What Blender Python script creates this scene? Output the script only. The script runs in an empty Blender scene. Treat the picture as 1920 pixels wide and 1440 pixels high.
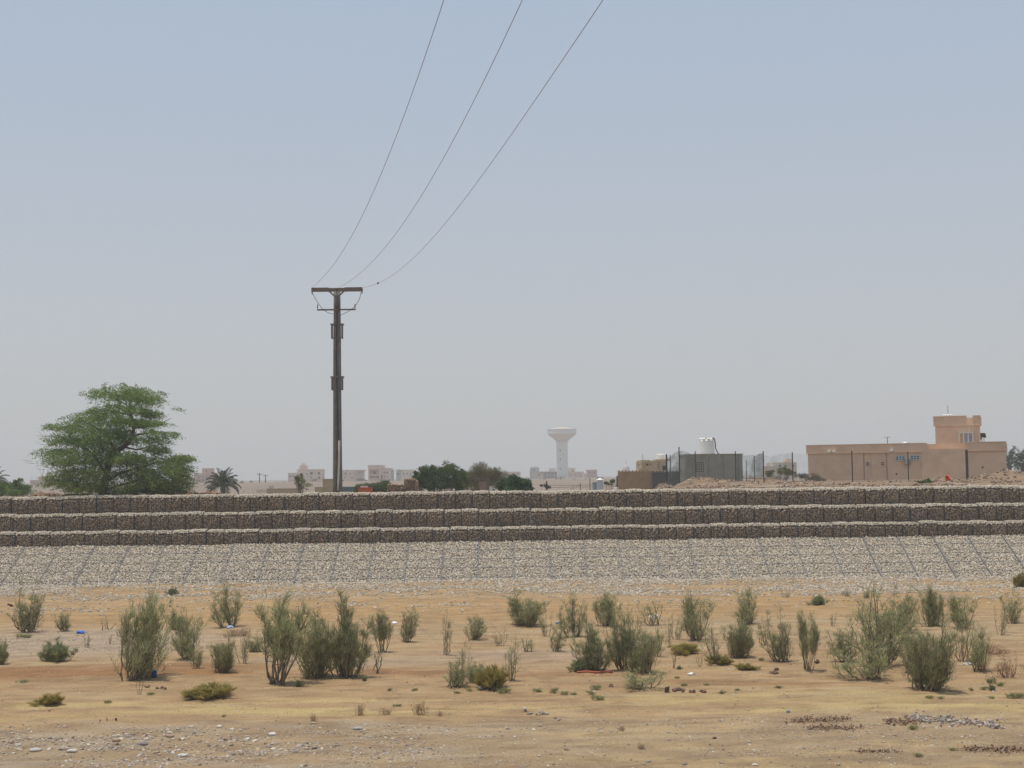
import bpy, math, random
import numpy as np
from mathutils import Vector, Matrix

# ------------------------------------------------------------------ camera, sky, sun, exposure
SC = bpy.context.scene
CAM_Z = 5.82                    # eye height above the dry riverbed
FPX = 2600.0                    # focal length in pixels of a 1920 px wide frame
PITCH, ROLL = math.atan(178 / FPX), math.radians(-0.66)
cd = bpy.data.cameras.new('camera')
cam = bpy.data.objects.new('camera', cd)
SC.collection.objects.link(cam)
cam.location = (0, 0, CAM_Z)
CAMR = Matrix.Rotation(math.pi / 2 + PITCH, 3, 'X') @ Matrix.Rotation(ROLL, 3, 'Z')
cam.rotation_euler = CAMR.to_euler()
cd.sensor_width = 36.0
cd.lens = 36.0 * FPX / 1920
cd.clip_start = 0.1
cd.clip_end = 9000
SC.camera = cam

SUN_EL, SUN_AZ = math.radians(80), math.radians(-87)     # azimuth from +Y (ahead of the camera) towards +X
w = bpy.data.worlds.new('World')
SC.world = w
w.use_nodes = True
nt = w.node_tree
nt.nodes.clear()
sky = nt.nodes.new('ShaderNodeTexSky')
sky.sky_type = 'NISHITA'
sky.sun_disc = False
sky.sun_elevation = SUN_EL
sky.sun_rotation = SUN_AZ
sky.altitude = 300
sky.air_density = 1.0
sky.dust_density = 2.0
sky.ozone_density = 1.0
# the dust in the air turns the clear sky milky: grey at the horizon, dull blue higher up
geo = nt.nodes.new('ShaderNodeTexCoord')
sep = nt.nodes.new('ShaderNodeSeparateXYZ')
nt.links.new(geo.outputs['Generated'], sep.inputs[0])
rmp = nt.nodes.new('ShaderNodeValToRGB')
el = rmp.color_ramp.elements
el[0].position = 0.0; el[0].color = (0.515, 0.50, 0.49, 1)
el[1].position = 1.0; el[1].color = (0.31, 0.45, 0.64, 1)
for p_, c_ in ((0.06, (0.49, 0.49, 0.495, 1)), (0.16, (0.455, 0.485, 0.53, 1)), (0.34, (0.39, 0.468, 0.572, 1))):
    e_ = el.new(p_); e_.color = c_
nt.links.new(sep.outputs['Z'], rmp.inputs[0])
bg = nt.nodes.new('ShaderNodeBackground')
bg.inputs['Strength'].default_value = 0.09
nt.links.new(sky.outputs[0], bg.inputs['Color'])
bg2 = nt.nodes.new('ShaderNodeBackground')
nt.links.new(rmp.outputs[0], bg2.inputs['Color'])
ms = nt.nodes.new('ShaderNodeMixShader')
ms.inputs[0].default_value = 0.8
nt.links.new(bg.outputs[0], ms.inputs[1]); nt.links.new(bg2.outputs[0], ms.inputs[2])
wo = nt.nodes.new('ShaderNodeOutputWorld')
nt.links.new(ms.outputs[0], wo.inputs['Surface'])

sd = bpy.data.lights.new('sun', 'SUN')
sd.energy = 3.2
sd.angle = math.radians(0.6)
sd.color = (1.0, 0.945, 0.855)
so = bpy.data.objects.new('sun', sd)
SC.collection.objects.link(so)
so.rotation_euler = Vector((-math.sin(SUN_AZ) * math.cos(SUN_EL), -math.cos(SUN_AZ) * math.cos(SUN_EL), -math.sin(SUN_EL))).to_track_quat('-Z', 'Y').to_euler()

SC.view_settings.view_transform = 'Standard'
SC.view_settings.look = 'None'
SC.view_settings.exposure = 0.22
SC.view_settings.gamma = 1.0
SC.cycles.max_bounces = 6
SC.cycles.diffuse_bounces = 3
SC.cycles.transparent_max_bounces = 12
SC.cycles.use_denoising = True

# ------------------------------------------------------------------ helpers
rng = np.random.default_rng(7)
random.seed(7)


def ray(px, py):
    d = CAMR @ Vector(((px - 960) / FPX, (720 - py) / FPX, -1.0))
    return d


def W(px, py, Y):
    """the point at depth Y seen at a pixel of the 1920 x 1440 frame"""
    d = ray(px, py)
    s = Y / d.y
    return Vector((d.x * s, Y, CAM_Z + d.z * s))


def hash2(ix, iy, seed):
    h = (ix.astype(np.int64) * 374761393 + iy.astype(np.int64) * 668265263 + seed * 982451653) & 0x7fffffff
    h = ((h ^ (h >> 13)) * 1274126177) & 0x7fffffff
    h = h ^ (h >> 16)
    return (h & 0xffff) / 65535.0


def vnoise(x, y, seed=0):
    x = np.asarray(x, float); y = np.asarray(y, float)
    ix = np.floor(x); iy = np.floor(y)
    fx = x - ix; fy = y - iy
    ux = fx * fx * (3 - 2 * fx); uy = fy * fy * (3 - 2 * fy)
    a = hash2(ix, iy, seed); b = hash2(ix + 1, iy, seed)
    c = hash2(ix, iy + 1, seed); d = hash2(ix + 1, iy + 1, seed)
    return (a * (1 - ux) + b * ux) * (1 - uy) + (c * (1 - ux) + d * ux) * uy


def fbm(x, y, seed=0, octv=4):
    t = 0; a = 0.5; s = 0
    for i in range(octv):
        t = t + a * vnoise(x * 2 ** i, y * 2 ** i, seed + i * 17); s += a; a *= 0.5
    return t / s


def sstep(a, b, x):
    t = np.clip((x - a) / (b - a), 0, 1)
    return t * t * (3 - 2 * t)


def h_bed(x, y):
    """height of the dry riverbed"""
    x = np.asarray(x, float); y = np.asarray(y, float)
    h = 0.16 * (fbm(x / 9.0, y / 5.0, 3) - 0.5) + 0.10 * (fbm(x / 2.2, y / 1.1, 5) - 0.5) + 0.03 * (fbm(x * 1.7, y * 1.7, 9, 3) - 0.5)
    h = h + 0.035 * (fbm(x / 5.0, y / 0.45, 13) - 0.5) * (1 - sstep(58, 66, y))
    for a_, b_ in ((36.3, 0.05), (38.0, 0.05), (41.6, -0.04), (43.2, -0.04)):      # old wheel ruts
        h = h - 0.05 * np.exp(-((y - a_ - b_ * x - 0.5 * np.sin(x / 6.0)) / 0.16) ** 2) * (0.4 + fbm(x / 2.0, y * 0 + a_, 15))
    return h + 0.30 * sstep(70.5, 76.6, y) * (0.4 + fbm(x / 3.0, y / 1.5, 21))


def h_plain(x, y):
    """height of the plateau behind the wall and of the desert beyond"""
    x = np.asarray(x, float); y = np.asarray(y, float)
    h = 5.02 + 0.10 * (fbm(x / 3.0, y / 3.0, 31) - 0.5) * sstep(84, 90, y)
    h = h + sstep(6, 16, x) * sstep(84.5, 95, y) * (0.10 + 0.30 * fbm(x / 2.2, y / 4, 33)) * (1 - sstep(130, 150, y))
    h = h - 1.6 * sstep(88, 97, y) * (1 - sstep(230, 430, y)) * (1 - sstep(3, 13, x * 90 / np.maximum(y, 1)))
    f = sstep(200, 700, y)
    h = h + f * (0.5 + 3.2 * (fbm(x / 90.0, y / 130.0, 41) - 0.5)) + f * 1.0 * (fbm(x / 18.0, y / 40.0, 43) - 0.5)
    h = h + sstep(700, 1500, y) * 1.0
    return h


def on_bed(px, py):
    d = ray(px, py)
    Y = 40.0
    z = 0.0
    for _ in range(12):
        s = (z - CAM_Z) / d.z
        z = float(h_bed(d.x * s, d.y * s))
    return Vector((d.x * s, d.y * s, z))


class MB:
    """collects geometry that becomes ONE mesh"""

    def __init__(self):
        self.v = []; self.t = []; self.q = []; self.c = []; self.n = 0; self.hascol = False

    def add(self, v, tris=None, quads=None, col=None):
        v = np.asarray(v, float).reshape(-1, 3)
        self.v.append(v)
        if tris is not None and len(tris): self.t.append(np.asarray(tris, np.int64).reshape(-1, 3) + self.n)
        if quads is not None and len(quads): self.q.append(np.asarray(quads, np.int64).reshape(-1, 4) + self.n)
        if col is None: col = (0.5, 0.5, 0.5)
        else: self.hascol = True
        col = np.asarray(col, float)
        if col.ndim == 1: col = np.tile(col, (len(v), 1))
        self.c.append(col)
        self.n += len(v)
        return self

    def box(self, x0, x1, y0, y1, z0, z1, col=None):
        v = [(x0, y0, z0), (x1, y0, z0), (x1, y1, z0), (x0, y1, z0), (x0, y0, z1), (x1, y0, z1), (x1, y1, z1), (x0, y1, z1)]
        return self.add(v, quads=[(0, 3, 2, 1), (4, 5, 6, 7), (0, 1, 5, 4), (1, 2, 6, 5), (2, 3, 7, 6), (3, 0, 4, 7)], col=col)

    def obox(self, o, ux, uy, uz, col=None):
        """box from corner o along three edge vectors"""
        o, ux, uy, uz = (np.array(a, float) for a in (o, ux, uy, uz))
        v = [o, o + ux, o + ux + uy, o + uy, o + uz, o + ux + uz, o + ux + uy + uz, o + uy + uz]
        return self.add(v, quads=[(0, 3, 2, 1), (4, 5, 6, 7), (0, 1, 5, 4), (1, 2, 6, 5), (2, 3, 7, 6), (3, 0, 4, 7)], col=col)

    def tube(self, pts, rad, n=8, col=None, caps=True):
        pts = np.asarray(pts, float)
        m = len(pts)
        rad = np.broadcast_to(np.asarray(rad, float), (m,))
        tang = np.gradient(pts, axis=0)
        vs = []
        ref = np.array((0.31, 0.17, 0.93)) if abs(tang[0][2]) < 0.9 * np.linalg.norm(tang[0]) else np.array((0.9, 0.3, 0.1))
        a = np.linspace(0, 2 * np.pi, n, endpoint=False)
        for i in range(m):
            t = tang[i] / (np.linalg.norm(tang[i]) + 1e-12)
            u = np.cross(t, ref); u /= np.linalg.norm(u) + 1e-12
            w_ = np.cross(t, u)
            vs.append(pts[i] + rad[i] * (np.cos(a)[:, None] * u + np.sin(a)[:, None] * w_))
        q = []
        for i in range(m - 1):
            for k in range(n):
                k2 = (k + 1) % n
                q.append((i * n + k, i * n + k2, (i + 1) * n + k2, (i + 1) * n + k))
        vs = np.concatenate(vs)
        t = []
        if caps:
            vs = np.concatenate([vs, pts[:1], pts[-1:]])
            for k in range(n):
                t.append((m * n, (k + 1) % n, k)); t.append((m * n + 1, (m - 1) * n + k, (m - 1) * n + (k + 1) % n))
        return self.add(vs, tris=t, quads=q, col=col)

    def lathe(self, prof, n=32, c=(0, 0, 0), col=None):
        a = np.linspace(0, 2 * np.pi, n, endpoint=False)
        vs = []
        for r, z in prof:
            vs.append(np.stack([c[0] + r * np.cos(a), c[1] + r * np.sin(a), np.full(n, c[2] + z)], 1))
        q = []
        for i in range(len(prof) - 1):
            for k in range(n):
                k2 = (k + 1) % n
                q.append((i * n + k, i * n + k2, (i + 1) * n + k2, (i + 1) * n + k))
        return self.add(np.concatenate(vs), quads=q, col=col)

    def build(self, name, mat, parent=None, loc=None, smooth=False, local=False):
        v = np.concatenate(self.v).astype(np.float32)
        if parent is not None and not local:
            pw = parent.location.copy()
            if parent.parent is not None: pw = pw + parent.parent.location
            v = v - np.array(pw, np.float32)
            off = (0, 0, 0)
        elif loc is not None and not local:
            v = v - np.array(loc, np.float32); off = loc
        else:
            off = loc if loc is not None else (0, 0, 0)
        me = bpy.data.meshes.new(name)
        t = np.concatenate(self.t) if self.t else np.zeros((0, 3), np.int64)
        q = np.concatenate(self.q) if self.q else np.zeros((0, 4), np.int64)
        me.vertices.add(len(v)); me.vertices.foreach_set('co', v.ravel())
        me.loops.add(t.size + q.size)
        me.loops.foreach_set('vertex_index', np.concatenate([t.ravel(), q.ravel()]).astype(np.int32))
        me.polygons.add(len(t) + len(q))
        ls = np.concatenate([np.arange(len(t)) * 3, t.size + np.arange(len(q)) * 4]).astype(np.int32)
        me.polygons.foreach_set('loop_start', ls)
        me.polygons.foreach_set('loop_total', np.concatenate([np.full(len(t), 3), np.full(len(q), 4)]).astype(np.int32))
        me.update(calc_edges=True)
        if self.hascol:
            ca = me.color_attributes.new('Col', 'FLOAT_COLOR', 'POINT')
            c = np.concatenate(self.c)
            ca.data.foreach_set('color', np.concatenate([c, np.ones((len(c), 1))], 1).astype(np.float32).ravel())
        me.polygons.foreach_set('use_smooth', np.full(len(me.polygons), smooth))
        me.materials.append(mat)
        o = bpy.data.objects.new(name, me)
        SC.collection.objects.link(o)
        o.location = off
        if parent is not None: o.parent = parent
        return o


def tag(o, label=None, cat=None, group=None, kind=None):
    if label: o['label'] = label
    if cat: o['category'] = cat
    if group: o['group'] = group
    if kind: o['kind'] = kind
    return o


def thing(name, label, cat, loc, group=None):
    o = bpy.data.objects.new(name, None)
    o.empty_display_size = 0.2
    SC.collection.objects.link(o)
    o.location = loc
    return tag(o, label, cat, group)


def clone(o, parent=None):
    """a thing together with copies of its parts and sub-parts"""
    c = o.copy()
    SC.collection.objects.link(c)
    if parent is not None: c.parent = parent
    for ch in o.children: clone(ch, c)
    return c


# ------------------------------------------------------------------ materials
def mat(name, col=(0.5, 0.5, 0.5), rough=0.85, attr=False, var=0.15, scale=6.0, bump=0.0, bscale=30.0, objvar=0.0,
        transl=0.0, metal=0.0, spec=0.3, grime=None, gscale=0.6, bdist=0.02):
    m = bpy.data.materials.new(name)
    m.use_nodes = True
    n = m.node_tree; N = n.nodes; L = n.links
    p = N['Principled BSDF']
    p.inputs['Roughness'].default_value = rough
    p.inputs['Metallic'].default_value = metal
    p.inputs['Specular IOR Level'].default_value = spec
    tc = N.new('ShaderNodeTexCoord')
    if attr:
        a = N.new('ShaderNodeAttribute'); a.attribute_name = 'Col'; src = a.outputs['Color']
    else:
        a = N.new('ShaderNodeRGB'); a.outputs[0].default_value = (*col, 1); src = a.outputs[0]
    if grime:
        nz = N.new('ShaderNodeTexNoise'); nz.inputs['Scale'].default_value = gscale; nz.inputs['Detail'].default_value = 6
        L.new(tc.outputs['Object'], nz.inputs['Vector'])
        rm = N.new('ShaderNodeMapRange'); rm.inputs['From Min'].default_value = 0.48; rm.inputs['From Max'].default_value = 0.72
        L.new(nz.outputs['Fac'], rm.inputs['Value'])
        mx = N.new('ShaderNodeMix'); mx.data_type = 'RGBA'
        L.new(rm.outputs['Result'], mx.inputs['Factor']); L.new(src, mx.inputs[6]); mx.inputs[7].default_value = (*grime, 1)
        src = mx.outputs[2]
    if var or objvar:
        nz = N.new('ShaderNodeTexNoise'); nz.inputs['Scale'].default_value = scale; nz.inputs['Detail'].default_value = 5
        nz.inputs['Roughness'].default_value = 0.65
        L.new(tc.outputs['Object'], nz.inputs['Vector'])
        mr = N.new('ShaderNodeMapRange')
        mr.inputs['From Min'].default_value = 0.25; mr.inputs['From Max'].default_value = 0.75
        mr.inputs['To Min'].default_value = 1 - var; mr.inputs['To Max'].default_value = 1 + var
        L.new(nz.outputs['Fac'], mr.inputs['Value'])
        fac = mr.outputs['Result']
        if objvar:
            oi = N.new('ShaderNodeObjectInfo')
            m2 = N.new('ShaderNodeMapRange'); m2.inputs['To Min'].default_value = 1 - objvar; m2.inputs['To Max'].default_value = 1 + objvar
            L.new(oi.outputs['Random'], m2.inputs['Value'])
            mm = N.new('ShaderNodeMath'); mm.operation = 'MULTIPLY'
            L.new(fac, mm.inputs[0]); L.new(m2.outputs['Result'], mm.inputs[1]); fac = mm.outputs[0]
        vm = N.new('ShaderNodeVectorMath'); vm.operation = 'SCALE'
        L.new(src, vm.inputs[0]); L.new(fac, vm.inputs['Scale'])
        src = vm.outputs[0]
    L.new(src, p.inputs['Base Color'])
    if bump:
        nb = N.new('ShaderNodeTexNoise'); nb.inputs['Scale'].default_value = bscale; nb.inputs['Detail'].default_value = 6
        L.new(tc.outputs['Object'], nb.inputs['Vector'])
        b = N.new('ShaderNodeBump'); b.inputs['Strength'].default_value = bump; b.inputs['Distance'].default_value = bdist
        L.new(nb.outputs['Fac'], b.inputs['Height']); L.new(b.outputs[0], p.inputs['Normal'])
    if transl:
        tr = N.new('ShaderNodeBsdfTranslucent'); L.new(src, tr.inputs['Color'])
        mx = N.new('ShaderNodeMixShader'); mx.inputs[0].default_value = transl
        L.new(p.outputs[0], mx.inputs[1]); L.new(tr.outputs[0], mx.inputs[2])
        L.new(mx.outputs[0], N['Material Output'].inputs['Surface'])
    return m


def net_mat(name, col, alpha):
    m = bpy.data.materials.new(name); m.use_nodes = True
    N = m.node_tree.nodes; L = m.node_tree.links
    N.clear()
    d = N.new('ShaderNodeBsdfDiffuse'); d.inputs['Color'].default_value = (*col, 1)
    t = N.new('ShaderNodeBsdfTranslucent'); t.inputs['Color'].default_value = (*col, 1)
    m1 = N.new('ShaderNodeMixShader'); m1.inputs[0].default_value = 0.5
    L.new(d.outputs[0], m1.inputs[1]); L.new(t.outputs[0], m1.inputs[2])
    tr = N.new('ShaderNodeBsdfTransparent')
    tc = N.new('ShaderNodeTexCoord')
    nz = N.new('ShaderNodeTexNoise'); nz.inputs['Scale'].default_value = 1.6; nz.inputs['Detail'].default_value = 5
    L.new(tc.outputs['Object'], nz.inputs['Vector'])
    mr = N.new('ShaderNodeMapRange'); mr.inputs['From Min'].default_value = 0.3; mr.inputs['From Max'].default_value = 0.7
    mr.inputs['To Min'].default_value = alpha * 0.6; mr.inputs['To Max'].default_value = min(1, alpha * 1.4)
    L.new(nz.outputs['Fac'], mr.inputs['Value'])
    m2 = N.new('ShaderNodeMixShader')
    L.new(mr.outputs['Result'], m2.inputs[0]); L.new(tr.outputs[0], m2.inputs[1]); L.new(m1.outputs[0], m2.inputs[2])
    o = N.new('ShaderNodeOutputMaterial'); L.new(m2.outputs[0], o.inputs['Surface'])
    return m


# ------------------------------------------------------------------ stones
def ico(sub):
    p = (1 + 5 ** 0.5) / 2
    v = [(-1, p, 0), (1, p, 0), (-1, -p, 0), (1, -p, 0), (0, -1, p), (0, 1, p), (0, -1, -p), (0, 1, -p), (p, 0, -1), (p, 0, 1), (-p, 0, -1), (-p, 0, 1)]
    f = [(0, 11, 5), (0, 5, 1), (0, 1, 7), (0, 7, 10), (0, 10, 11), (1, 5, 9), (5, 11, 4), (11, 10, 2), (10, 7, 6), (7, 1, 8), (3, 9, 4), (3, 4, 2), (3, 2, 6), (3, 6, 8), (3, 8, 9), (4, 9, 5), (2, 4, 11), (6, 2, 10), (8, 6, 7), (9, 8, 1)]
    v = [np.array(a, float) / np.linalg.norm(a) for a in v]
    for _ in range(sub):
        cache = {}; nf = []

        def mid(a, b):
            k = (min(a, b), max(a, b))
            if k not in cache:
                m_ = v[a] + v[b]; v.append(m_ / np.linalg.norm(m_)); cache[k] = len(v) - 1
            return cache[k]
        for a, b, c in f:
            ab, bc, ca = mid(a, b), mid(b, c), mid(c, a)
            nf += [(a, ab, ca), (b, bc, ab), (c, ca, bc), (ab, bc, ca)]
        f = nf
    return np.array(v), np.array(f)


ICO = {0: ico(0), 1: ico(1)}


def rot_mats(n, tilt=math.pi):
    """random rotations; a small tilt keeps flat stones lying"""
    a = rng.uniform(0, 2 * np.pi, n); b = rng.uniform(-tilt, tilt, n); c = rng.uniform(0, 2 * np.pi, n)
    ca, sa, cb, sb, cc, sc_ = np.cos(a), np.sin(a), np.cos(b), np.sin(b), np.cos(c), np.sin(c)
    Z = np.zeros(n); O = np.ones(n)
    Rz = np.stack([ca, -sa, Z, sa, ca, Z, Z, Z, O], 1).reshape(n, 3, 3)
    Rx = np.stack([O, Z, Z, Z, cb, -sb, Z, sb, cb], 1).reshape(n, 3, 3)
    R2 = np.stack([cc, -sc_, Z, sc_, cc, Z, Z, Z, O], 1).reshape(n, 3, 3)
    return Rz @ Rx @ R2


PALE = 0.4 * np.array((0.43, 0.38, 0.30)) + 0.6 * np.array([1.06, 1.0, 0.92]) * np.array([(0.46, 0.405, 0.335), (0.41, 0.375, 0.325), (0.49, 0.44, 0.36), (0.39, 0.33, 0.265), (0.34, 0.32, 0.295), (0.27, 0.24, 0.215), (0.41, 0.325, 0.255), (0.54, 0.49, 0.42), (0.46, 0.385, 0.285)])
SHADED_BROWN = np.array((0.90, 0.84, 0.80)) * 0.55 * np.array((0.345, 0.275, 0.20)) + 0.45 * np.array((0.90, 0.84, 0.80)) * np.array([(0.40, 0.31, 0.21), (0.34, 0.275, 0.20), (0.44, 0.35, 0.245), (0.30, 0.24, 0.18), (0.37, 0.30, 0.23), (0.23, 0.185, 0.14), (0.42, 0.30, 0.19), (0.48, 0.41, 0.31), (0.32, 0.285, 0.20)])  # brown face stones, darkened further for the shade on the wall front
GRAV = np.array([(0.40, 0.335, 0.265), (0.34, 0.275, 0.215), (0.45, 0.385, 0.30), (0.28, 0.225, 0.18), (0.36, 0.31, 0.265), (0.22, 0.175, 0.145), (0.40, 0.295, 0.20), (0.50, 0.45, 0.37), (0.33, 0.23, 0.165)])


def stones(mb, pos, size, pal, sub=0, flat=(0.5, 0.8), tilt=math.pi, gain=1.0, jit=0.22):
    pos = np.asarray(pos, float); n = len(pos)
    if n == 0: return
    V, F = ICO[sub]; k = len(V)
    size = np.broadcast_to(np.asarray(size, float), (n,))
    s = np.stack([np.ones(n), rng.uniform(0.6, 0.95, n), rng.uniform(flat[0], flat[1], n)], 1) * size[:, None]
    P = V[None] * (1 + rng.uniform(-jit, jit, (n, k, 1))) * s[:, None, :]
    P = np.einsum('nij,nkj->nki', rot_mats(n, tilt), P) + pos[:, None, :]
    col = pal[rng.integers(0, len(pal), n)] * rng.uniform(0.8, 1.2, (n, 1)) * gain
    mb.add(P.reshape(-1, 3), tris=(F[None] + (np.arange(n) * k)[:, None, None]).reshape(-1, 3), col=np.repeat(col, k, 0))


M_STONE = mat('river stone', attr=True, var=0.18, scale=25, rough=0.9, bump=0.25, bscale=60)
M_STONEB = mat('gabion stone', attr=True, var=0.18, scale=25, rough=0.9, objvar=0.10, bump=0.25, bscale=60)
M_WIRE = mat('galvanised wire', (0.075, 0.075, 0.08), rough=0.6, var=0.1, metal=0.3)
M_LACE = mat('grey lacing mesh', (0.17, 0.175, 0.19), rough=0.7, var=0.2, scale=12)
# ------------------------------------------------------------------ riverbed
def axis(segs):
    out = []
    for a, b, d in segs:
        out.append(np.arange(a, b, d))
    return np.concatenate(out)


gx = axis([(-150, -40, 5), (-40, -20, 0.35), (-20, 20, 0.16), (20, 40, 0.35), (40, 151, 5)])
gy = axis([(-40, 22, 2.5), (22, 45, 0.12), (45, 77.3, 0.16)])
GX, GY = np.meshgrid(gx, gy)
GZ = h_bed(GX, GY)


def proj(x, y, z):
    """pixel of a world point (used only to lay out where ground patches lie)"""
    d = np.stack([x, y, z - CAM_Z], -1) @ np.array(CAMR)
    return 960 + FPX * d[..., 0] / -d[..., 2], 720 - FPX * d[..., 1] / -d[..., 2]


def band_y(py):
    """depth Y of the bed at the middle of the frame for a pixel row"""
    return on_bed(960, py).y


# patches of the bed are given as (centre x, y, half sizes, colour, strength) on the ground
def bed_col(x, y):
    c = np.empty(x.shape + (3,)); c[:] = (0.375, 0.25, 0.142)
    wx = x + 3.0 * (fbm(x / 4, y / 2.5, 51) - 0.5); wy = y + 2.4 * (fbm(x / 5, y / 2.0, 53) - 0.5)

    def patch(col, m):
        nonlocal c
        c = c * (1 - m[..., None]) + np.array(col) * m[..., None]

    def ell(cx, cy, rx, ry, soft=0.5):
        r = np.sqrt(((wx - cx) / rx) ** 2 + ((wy - cy) / ry) ** 2)
        return 1 - sstep(1 - soft, 1 + soft, r)

    def pe(px, py, rx, ry, soft=0.5):
        p = on_bed(px, py)
        return ell(p.x, p.y, rx, ry, soft)
    streak = fbm(x / 7, y / 0.9, 61)
    st2 = fbm(x / 2.6, y / 0.35, 63)
    # orange strip below the stone apron
    patch((0.375, 0.235, 0.115), sstep(57, 60, wy) * (1 - sstep(66, 70, wy)) * (0.5 + 0.5 * streak))
    # pale dusty middle
    patch((0.385, 0.28, 0.175), sstep(43, 46, wy) * (1 - sstep(54, 58, wy)) * sstep(0.4, 0.6, streak) * 0.8)
    # grey gravel spread at the left
    patch((0.375, 0.285, 0.215), pe(110, 1205, 6.5, 4.6, 0.35) * 0.95)
    patch((0.36, 0.28, 0.22), pe(620, 1238, 3.5, 1.3, 0.4) * 0.5)
    patch((0.35, 0.26, 0.20), pe(1000, 1228, 4, 1.4, 0.5) * 0.6)
    # darker silt lying in shallow hollows
    patch((0.285, 0.155, 0.075), pe(150, 1262, 5.6, 1.55, 0.35))
    patch((0.30, 0.17, 0.085), pe(380, 1262, 3.0, 0.8, 0.5) * 0.7)
    patch((0.29, 0.165, 0.085), pe(790, 1257, 3.2, 0.75, 0.4))
    patch((0.30, 0.175, 0.09), pe(1380, 1279, 3.6, 0.5, 0.4) * 0.8)
    patch((0.31, 0.18, 0.095), pe(1030, 1268, 3.4, 0.4, 0.4) * 0.6)
    patch((0.33, 0.2, 0.11), pe(1700, 1215, 5.0, 2.5, 0.5) * 0.6)
    # pale yellow sand in long streaks
    ym = sstep(34.2, 35.4, wy) * (1 - sstep(37.3, 39.2, wy))
    patch((0.44, 0.325, 0.165), ym * sstep(0.42, 0.66, fbm(x / 4.5, y / 0.55, 67)) * 0.9)
    patch((0.455, 0.34, 0.17), pe(560, 1330, 3.2, 0.55, 0.4) * 0.9)
    patch((0.455, 0.34, 0.17), pe(110, 1326, 2.6, 0.4, 0.4) * 0.8)
    patch((0.455, 0.34, 0.17), pe(1640, 1335, 4.2, 0.55, 0.4) * 0.9)
    # stony foreground
    fg = (1 - sstep(32.6, 34.6, wy))
    patch((0.335, 0.24, 0.155), fg * 0.9)
    patch((0.43, 0.31, 0.175), fg * sstep(0.48, 0.68, fbm(x / 2.2, y / 0.7, 71)) * sstep(-2.5, 2.0, wx) * 0.7)
    patch((0.36, 0.285, 0.22), fg * sstep(0.48, 0.66, fbm(x / 1.8, y / 0.8, 73)) * (1 - sstep(-2, 3, wx)) * 0.7)
    # darker brown patches in the ground colour where the banks crumble
    for a_, b_, rx_, ry_ in ((1535, 1353, 1.0, .22), (1570, 1366, .8, .18), (1690, 1356, .5, .2), (1870, 1406, .9, .2), (1645, 1410, .7, .12)):
        p_ = on_bed(a_, b_); patch((0.21, 0.13, 0.08), (1 - sstep(.5, 1.3, np.sqrt(((x - p_.x) / rx_) ** 2 + ((y - p_.y) / ry_) ** 2))) * sstep(.35, .6, fbm(x / .35, y / .2, 65)) * .85)
    c *= (0.86 + 0.28 * st2)[..., None]
    c *= (0.76 + 0.48 * fbm(x / 0.7, y / 0.4, 77))[..., None]
    dkp = sstep(0.60, 0.72, fbm(x / 0.9, y / 0.35, 79)) * 0.5
    c = c * (1 - dkp[..., None]) + np.array((0.22, 0.14, 0.085)) * dkp[..., None]
    lp = sstep(0.56, 0.70, fbm(x / 1.3, y / 0.45, 83)) * 0.30
    c = c * (1 - lp[..., None]) + np.array((0.46, 0.36, 0.235)) * lp[..., None]
    return c * np.array((0.955, 0.935, 0.855))


ny, nx = GX.shape
idx = np.arange(nx * ny).reshape(ny, nx)
quads = np.stack([idx[:-1, :-1], idx[:-1, 1:], idx[1:, 1:], idx[1:, :-1]], -1).reshape(-1, 4)


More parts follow.
